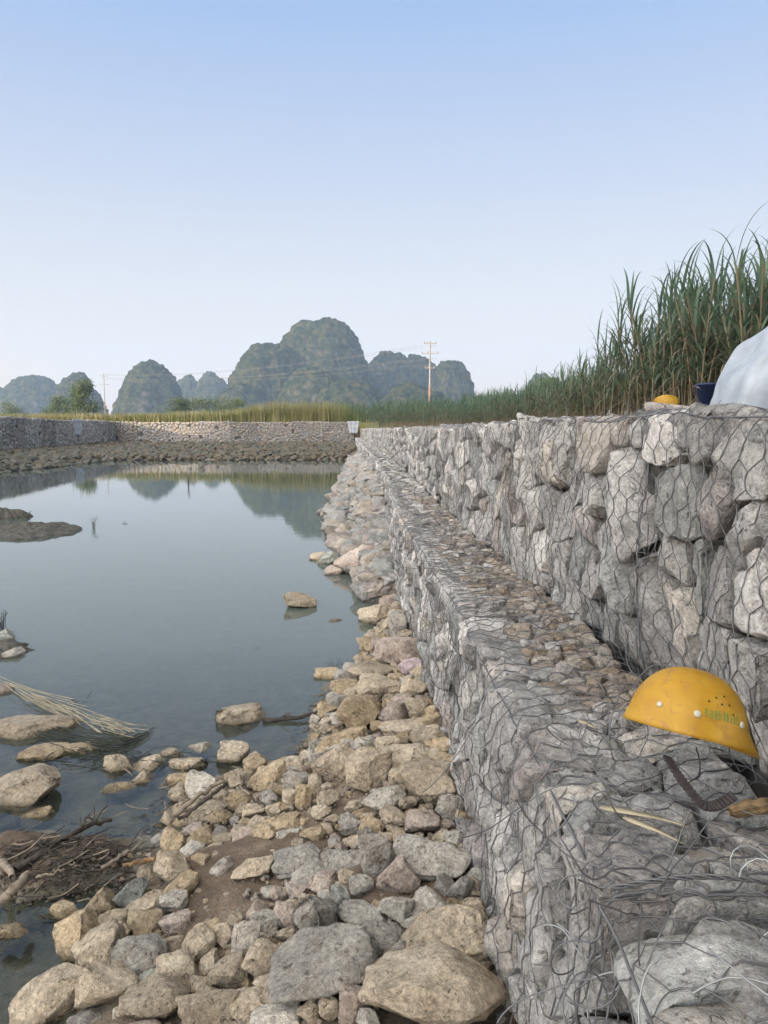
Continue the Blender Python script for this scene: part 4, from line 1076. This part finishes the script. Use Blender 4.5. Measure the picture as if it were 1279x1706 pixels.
# ------------------------------------------------------------------ driftwood, straw, weeds, cloth
M_WOOD = plain('wet_wood', (.055, .045, .036), .8, var=.5, scale=30); M_WOOD2 = plain('grey_wood', (.20, .165, .125), .85, var=.4, scale=30); M_STRAW = plain('straw', (.31, .27, .185), .75, var=.35, scale=12); M_WEED = plain('dark_weed', (.035, .04, .03), .8)
def stick(pxs, r0, r1, label, mat, z0=.03, cat='stick', name='stick', twigs=0, seed=1):
    pts = [at_z(u, v, z0 + dz)[0] for u, v, dz in pxs]; n = 14; P = spline(pts, n); rg = random.Random(seed)
    P += np.array([[rg.gauss(0, .004) for _ in range(3)] for _ in range(n)]); o0 = P[0].copy(); P = P - o0
    ac = Acc(); ac.add(*tubes([P], np.linspace(r0, r1, n), sides=7)) if False else ac.add(*tubes([P], np.linspace(r0, r1, n)[None, :].repeat(1, 0), sides=7))
    for e in (0, -1):
        pass
    for k in range(twigs):
        i = rg.randint(2, n - 2); d = np.array([rg.uniform(-1, 1), rg.uniform(-1, 1), rg.uniform(.0, .5)]) * .09
        ac.add(*tubes([[P[i], P[i] + d * .5 + np.array([0, 0, .01]), P[i] + d]], r1 * .5, sides=4))
    o = link(name, ac.mesh(name, [mat])); o.location = o0
    return tag(o, label, cat)
stick([(22, 1450, .03), (95, 1405, .05), (155, 1372, .04), (188, 1364, .02)], .014, .008, 'long dark branch slanting over the mud mound at the inlet', M_WOOD, .05, twigs=8, seed=2)
stick([(168, 1446, .02), (205, 1424, .03), (238, 1403, .02)], .008, .005, 'short straight grey stick right of the long branch', M_WOOD2, .05, seed=3)
stick([(60, 1462, .03), (110, 1448, .04)], .006, .004, 'thin pale stick lying low across the mud', M_WOOD2, .05, seed=4)
stick([(140, 1408, .02), (190, 1396, .03)], .005, .003, 'thin pinkish twig beside the tip of the long branch', M_WOOD2, .04, seed=5)
stick([(0, 1432, .02), (22, 1458, .05)], .016, .012, 'stubby bleached root at the left end of the mud', M_WOOD2, .05, seed=6)
stick([(4, 1500, .06), (30, 1475, .10), (46, 1455, .09)], .02, .014, 'upright knobbly stump stub on the mud mound', M_WOOD2, .05, seed=7)
stick([(286, 1362, .02), (330, 1328, .06), (372, 1300, .08)], .012, .009, 'split bamboo piece lying across the near pebbles', M_WOOD2, .08, seed=8)
stick([(298, 1366, .02), (342, 1334, .06), (376, 1306, .08)], .008, .008, 'thinner split cane just right of the bamboo piece', M_WOOD, .08, seed=9)
stick([(390, 1284, .10), (408, 1318, .07), (434, 1336, .05)], .006, .004, 'forked bleached twig beside the split bamboo', M_WOOD2, .08, twigs=5, seed=10)
stick([(400, 1292, .10), (420, 1330, .06), (440, 1340, .05)], .005, .003, 'dark twig crossing the forked bleached one', M_WOOD, .08, twigs=3, seed=15)
stick([(440, 1200, .01), (500, 1195, .02), (545, 1180, .03)], .016, .008, 'waterlogged dark log end beside the ochre stone', M_WOOD, .0, twigs=4, seed=11)
stick([(208, 1442, .03), (255, 1432, .03)], .007, .009, 'orange brown curled bark strip by the large tan stone', plain('bark_strip', (.20, .12, .06), .8, var=.5, scale=40), .07, seed=12)
def ledge_leaf(u, v, az, ln, w_, label, seed):
    p0, _ = at_z(u, v, ZL + .045); v_, f_ = blade(random.Random(seed), (0, 0, 0), az, .10, ln, w_ * 1.7, .25, 8)
    o = link('dry_leaf', mesh_from('dry_leaf', v_, f_, M_STRAW)); o.location = p0; md = o.modifiers.new('t', 'SOLIDIFY'); md.thickness = .0012; tag(o, label, 'leaf')
ledge_leaf(1000, 1345, -.55, .17, .016, 'pale dry cane leaf lying on the ledge stones', 13)
ledge_leaf(1040, 1362, -.95, .13, .014, 'second shorter pale cane leaf crossing the first on the ledge', 14)
ledge_leaf(966, 1200, -1.2, .07, .014, 'small yellow dry leaf lying on the ledge left of the helmet', 15)
# corn cob by the strap
def cob():
    p0, _ = at_z(1255, 1345, ZL + .03); V_, F_ = [], []; n, mm = 24, 24
    for i in range(mm + 1):
        t = i / mm; r = .015 * math.sin(math.pi * (.06 + .9 * t)) ** .5
        for j in range(n):
            a_ = j / n * 6.28318; k = r * (1 + .18 * math.cos(a_ * 7 + 2 * t) + .35 * noise.noise(Vector((a_, t * 6, 2)))); V_.append((t * .13 - .06, k * math.cos(a_), k * math.sin(a_)))
    F_ = [(i * n + j, i * n + (j + 1) % n, (i + 1) * n + (j + 1) % n, (i + 1) * n + j) for i in range(mm) for j in range(n)] + [tuple(range(n)), tuple(mm * n + j for j in range(n))]
    o = link('husk', mesh_from('husk', V_, F_, plain('brown_husk', (.17, .12, .065), .8, var=.5, scale=60))); o.location = p0; o.rotation_euler = (0, 0, .3)
    tag(o, 'brown dry husk lying on the ledge beside the helmet strap', 'husk')
cob()
def bundle(name, label, pts, n, spread, r, mat, cat, seed, z=.012, fan=1.0):
    rg = random.Random(seed); P0 = [at_z(u, v, z)[0] for u, v in pts]; o0 = P0[0]; PL = []
    for k in range(n):
        off = rg.gauss(0, spread); off2 = rg.gauss(0, spread) * 1.0; m_ = len(P0)
        q = [P0[i] - o0 + np.array([off2 * .4, (off * (1 + fan * i / (m_ - 1))) * .8, abs(rg.gauss(0, .010)) + .004]) for i in range(m_)]
        a_ = rg.uniform(0, .4); S_ = spline(q, 12); i0 = int(a_ * 5); PL.append(spline(S_[i0:12 - rg.randint(0, 3)], 10))
    o = link(name, mesh_from(name, *tubes(np.array(PL), r, sides=4), mat)); o.location = o0
    return tag(o, label, cat)
def straw(label, pts, n, seed):
    rg = random.Random(seed); P0 = spline([at_z(u, v, .02)[0] for u, v in pts], 40); o0 = P0[0].copy(); PL = []
    for k in range(n):
        a_ = rg.random() ** .8 * 26; L_ = rg.uniform(7, 14); q = []
        ang = rg.gauss(0, .10); off = rg.gauss(0, .022); bow = rg.gauss(0, .02)
        i = int(a_); d = P0[min(39, i + int(L_))] - P0[i]; nrm = np.array([-d[1], d[0], 0]); nrm /= np.linalg.norm(nrm) + 1e-9; ln = np.linalg.norm(d)
        z0 = rg.uniform(0, .03)
        for t in (0, .33, .66, 1): q.append(P0[i] - o0 + d * t + nrm * (off + ang * ln * t * (1 + i / 20) + bow * math.sin(t * 3.1)) + np.array([0, 0, z0 * (1 - .5 * t)]))
        PL.append(spline(q, 10))
    o = link('straw_bundle', mesh_from('straw_bundle', *tubes(np.array(PL), .0021, sides=4), M_STRAW)); o.location = o0
    tag(o, label, 'straw')
straw('floating bundle of bleached straw trailing over the flat rock', [(-10, 1130), (60, 1163), (115, 1186), (170, 1208), (210, 1220), (235, 1230)], 46, 1)
bundle('dead_stems', 'dark rotting stems floating below the straw bundle', [(60, 1215), (130, 1235), (200, 1245), (250, 1222)], 30, .05, .002, M_WEED, 'stems', 2, z=.004, fan=1)
def litter(name, label, u, v, sx, sy, n, ln, r, mat, seed, az0=.5, saz=.6):
    rg = random.Random(seed); p0, _ = at_z(u, v, .04); PL = []
    for k in range(n):
        x = rg.gauss(0, sx); y = rg.gauss(0, sy); a_ = rg.gauss(az0, saz); L_ = ln * rg.uniform(.2, 1); z = max(gz(p0[0] + x, p0[1] + y), 0) - p0[2] + rg.uniform(.0, .03)
        d = np.array([math.cos(a_), math.sin(a_), rg.gauss(0, .12)]) * L_ / 2; c = np.array([x, y, z]); k_ = np.array([-d[1], d[0], 0]) * rg.gauss(0, .25)
        PL.append(spline([c - d, c + k_, c + d + np.array([0, 0, rg.gauss(0, .01)])], 8))
    o = link(name, mesh_from(name, *tubes(np.array(PL), rg.choice([1]) * r, sides=5), mat)); o.location = p0
    tag(o, label, 'litter', kind='stuff')
litter('dead_stems', 'matted dark rotting stems and twigs on the mud mound in the inlet', 85, 1440, .20, .09, 170, .20, .0024, M_WOOD, 3)
litter('pale_chips', 'pale dry stem pieces scattered over the mud mound in the inlet', 90, 1440, .24, .12, 26, .16, .0035, M_WOOD2, 4)
litter('sunken_stems', 'dark stems floating around the ochre stones at the left inlet', 190, 1255, .22, .07, 90, .16, .0022, M_WEED, 5, 0, .7)
litter('shore_litter', 'dry stem bits and twigs caught between the near pebbles', 330, 1330, .16, .16, 60, .12, .0025, M_WOOD2, 6, .6, .9)
# clods on the mound
cl = Acc()
for _ in range(1500):
    x = rr.gauss(-1.36, .26); y = rr.gauss(2.92, .14); s_ = rr.uniform(.005, .020); v_, f_ = rr.choice(ROCKS_LO); cl.add(v_ * s_ * np.array([1.3, 1, .7]) + np.array([x, y, gz(x, y) + .006]), f_)
tag(link('mud_clods', cl.mesh('mud_clods', [plain('wet_mud', (.060, .048, .038), .6, var=.5, scale=30)])), 'dark wet mud clods heaped on the mound in the inlet', 'mud', kind='stuff')
def weed(u, v, h, n, label, seed, z=0.0, lean=.35, r=.0016, dist_scale=1.0):
    rg = random.Random(seed); p0, t = at_z(u, v, z); PL = []
    for k in range(n):
        a_ = rg.uniform(0, 6.28); L_ = h * rg.uniform(.5, 1); d = np.array([math.cos(a_), math.sin(a_), 0]) * L_ * lean * rg.uniform(.3, 1.3)
        b_ = np.array([rg.gauss(0, .02), rg.gauss(0, .02), -.03]); PL.append(spline([b_, b_ + d * .3 + np.array([0, 0, L_ * .6]), b_ + d + np.array([0, 0, L_])], 7))
    o = link('water_weed', mesh_from('water_weed', *tubes(np.array(PL), r * dist_scale, sides=3), M_WEED)); o.location = p0
    tag(o, label, 'weed', 'weeds standing in the pond')
weed(157, 880, .26, 15, 'feathery weed stalk standing right of the flat mud island', 1, dist_scale=1.3, lean=.3)
weed(47, 868, .24, 14, 'weed stalks behind the flat mud island', 2, dist_scale=1.3, lean=.4)
weed(315, 812, .40, 7, 'tall thin stalk standing alone in the far water', 3, lean=.25, dist_scale=3)
weed(4, 1050, .22, 14, 'tuft of dark grass at the left edge of the pond', 4, dist_scale=1.6, z=.03)
weed(555, 1108, .06, 16, 'small black weed clump beside the ochre stone', 5, lean=1.6)
weed(585, 1105, .05, 12, 'black weed sprigs on top of the tan stone by the wall', 6, lean=1.8, z=.04)
weed(205, 873, .08, 5, 'short curved sprig lying on open water', 7, lean=2, dist_scale=2)
weed(430, 1081, .04, 6, 'tiny floating twig in mid pond', 8, lean=2.5)
weed(620, 980, .05, 7, 'sprig by the pinkish stone', 9, lean=1.5)
weed(130, 1168, .05, 14, 'dark sprigs above the straw bundle', 10, lean=2.2)
# mud island
def island(u, v, rx, ry, hz, label, seed):
    p0, t = at_z(u, v, 0); V_ = []; na, nr_ = 150, 46
    for k in range(nr_ + 1):
        for j in range(na):
            a_ = j / na * 6.28318; r = k / nr_; w_ = 1 + .35 * noise.fractal(Vector((math.cos(a_) * 1.2, math.sin(a_) * 1.2, seed)), 1, 2, 4)
            x = math.cos(a_) * r * rx * w_; y = math.sin(a_) * r * ry * w_; V_.append((x, y, hz * (1 - r ** 2.2) - .03 * r + .05 * noise.fractal(Vector((x * 3, y * 3, seed)), 1, 2, 4) + .05 * (noise.voronoi(Vector((x * 7, y * 7, seed)))[0][1] - noise.voronoi(Vector((x * 7, y * 7, seed)))[0][0]) * (1 - r) ** .5))
    F_ = [(k * na + j, k * na + (j + 1) % na, (k + 1) * na + (j + 1) % na, (k + 1) * na + j) for k in range(nr_) for j in range(na)]
    o = link('flat_rock', mesh_from('flat_rock', V_, np.array(F_), DK['G'])); o.location = p0; tag(o, label, 'rock')
island(52, 886, .95, 1.1, .13, 'long flat dark rock low in the water at left', 1)
island(8, 862, .45, .4, .18, 'dark hump rock behind the long flat one at left', 2)
island(-10, 1085, .35, .25, .06, 'low dark rock shelf at the left frame edge', 3)
# pale sheets hanging over the walls
M_CLOTH = plain('pale_cloth', (.36, .38, .42), .8)
def cloth(loc, rz, w_, h_, label):
    n, mm = 16, 16; V_ = [((i / n - .5) * w_ * (1 - .35 * j / mm), .10 + .03 * math.sin(i * 1.1) + .02 * math.sin(j), -j / mm * h_) for j in range(mm + 1) for i in range(n + 1)]
    F_ = [(j * (n + 1) + i, j * (n + 1) + i + 1, (j + 1) * (n + 1) + i + 1, (j + 1) * (n + 1) + i) for j in range(mm) for i in range(n)]
    o = link('cloth_sack', mesh_from('cloth_sack', V_, F_, M_CLOTH)); o.location = loc; o.rotation_euler = (0, 0, rz); md = o.modifiers.new('t', 'SOLIDIFY'); md.thickness = .04
    tag(o, label, 'sack')
cloth((float(XLf(62)) + .05, 62, 2.56), R(-96), 1.6, 1.3, 'pale cloth sack hanging over the left bank wall')
cloth((-2.95, YF - .3, 2.5), R(180), 1.2, 1.15, 'pale blue cloth sack hanging at the right end of the far wall')

# ------------------------------------------------------------------ haze
m = bpy.data.materials.new('haze_air'); m.use_nodes = True; nt = m.node_tree; nt.nodes.clear()
out = nt.nodes.new('ShaderNodeOutputMaterial'); pv = nt.nodes.new('ShaderNodeVolumePrincipled')
pv.inputs['Color'].default_value = (.44, .62, .92, 1); pv.inputs['Density'].default_value = .00030; pv.inputs['Anisotropy'].default_value = .0
nt.links.new(pv.outputs[0], out.inputs['Volume'])
bx = [(sx, sy, sz) for sz in (-2, 240) for sy in (-420, 2420) for sx in (-900, 900)]
hz = link('haze', mesh_from('haze', bx, [(0, 2, 3, 1), (4, 5, 7, 6), (0, 1, 5, 4), (2, 6, 7, 3), (0, 4, 6, 2), (1, 3, 7, 5)], m, False), kind='stuff')
tag(hz, 'thin bluish evening haze over the fields and hills', 'haze', kind='stuff')
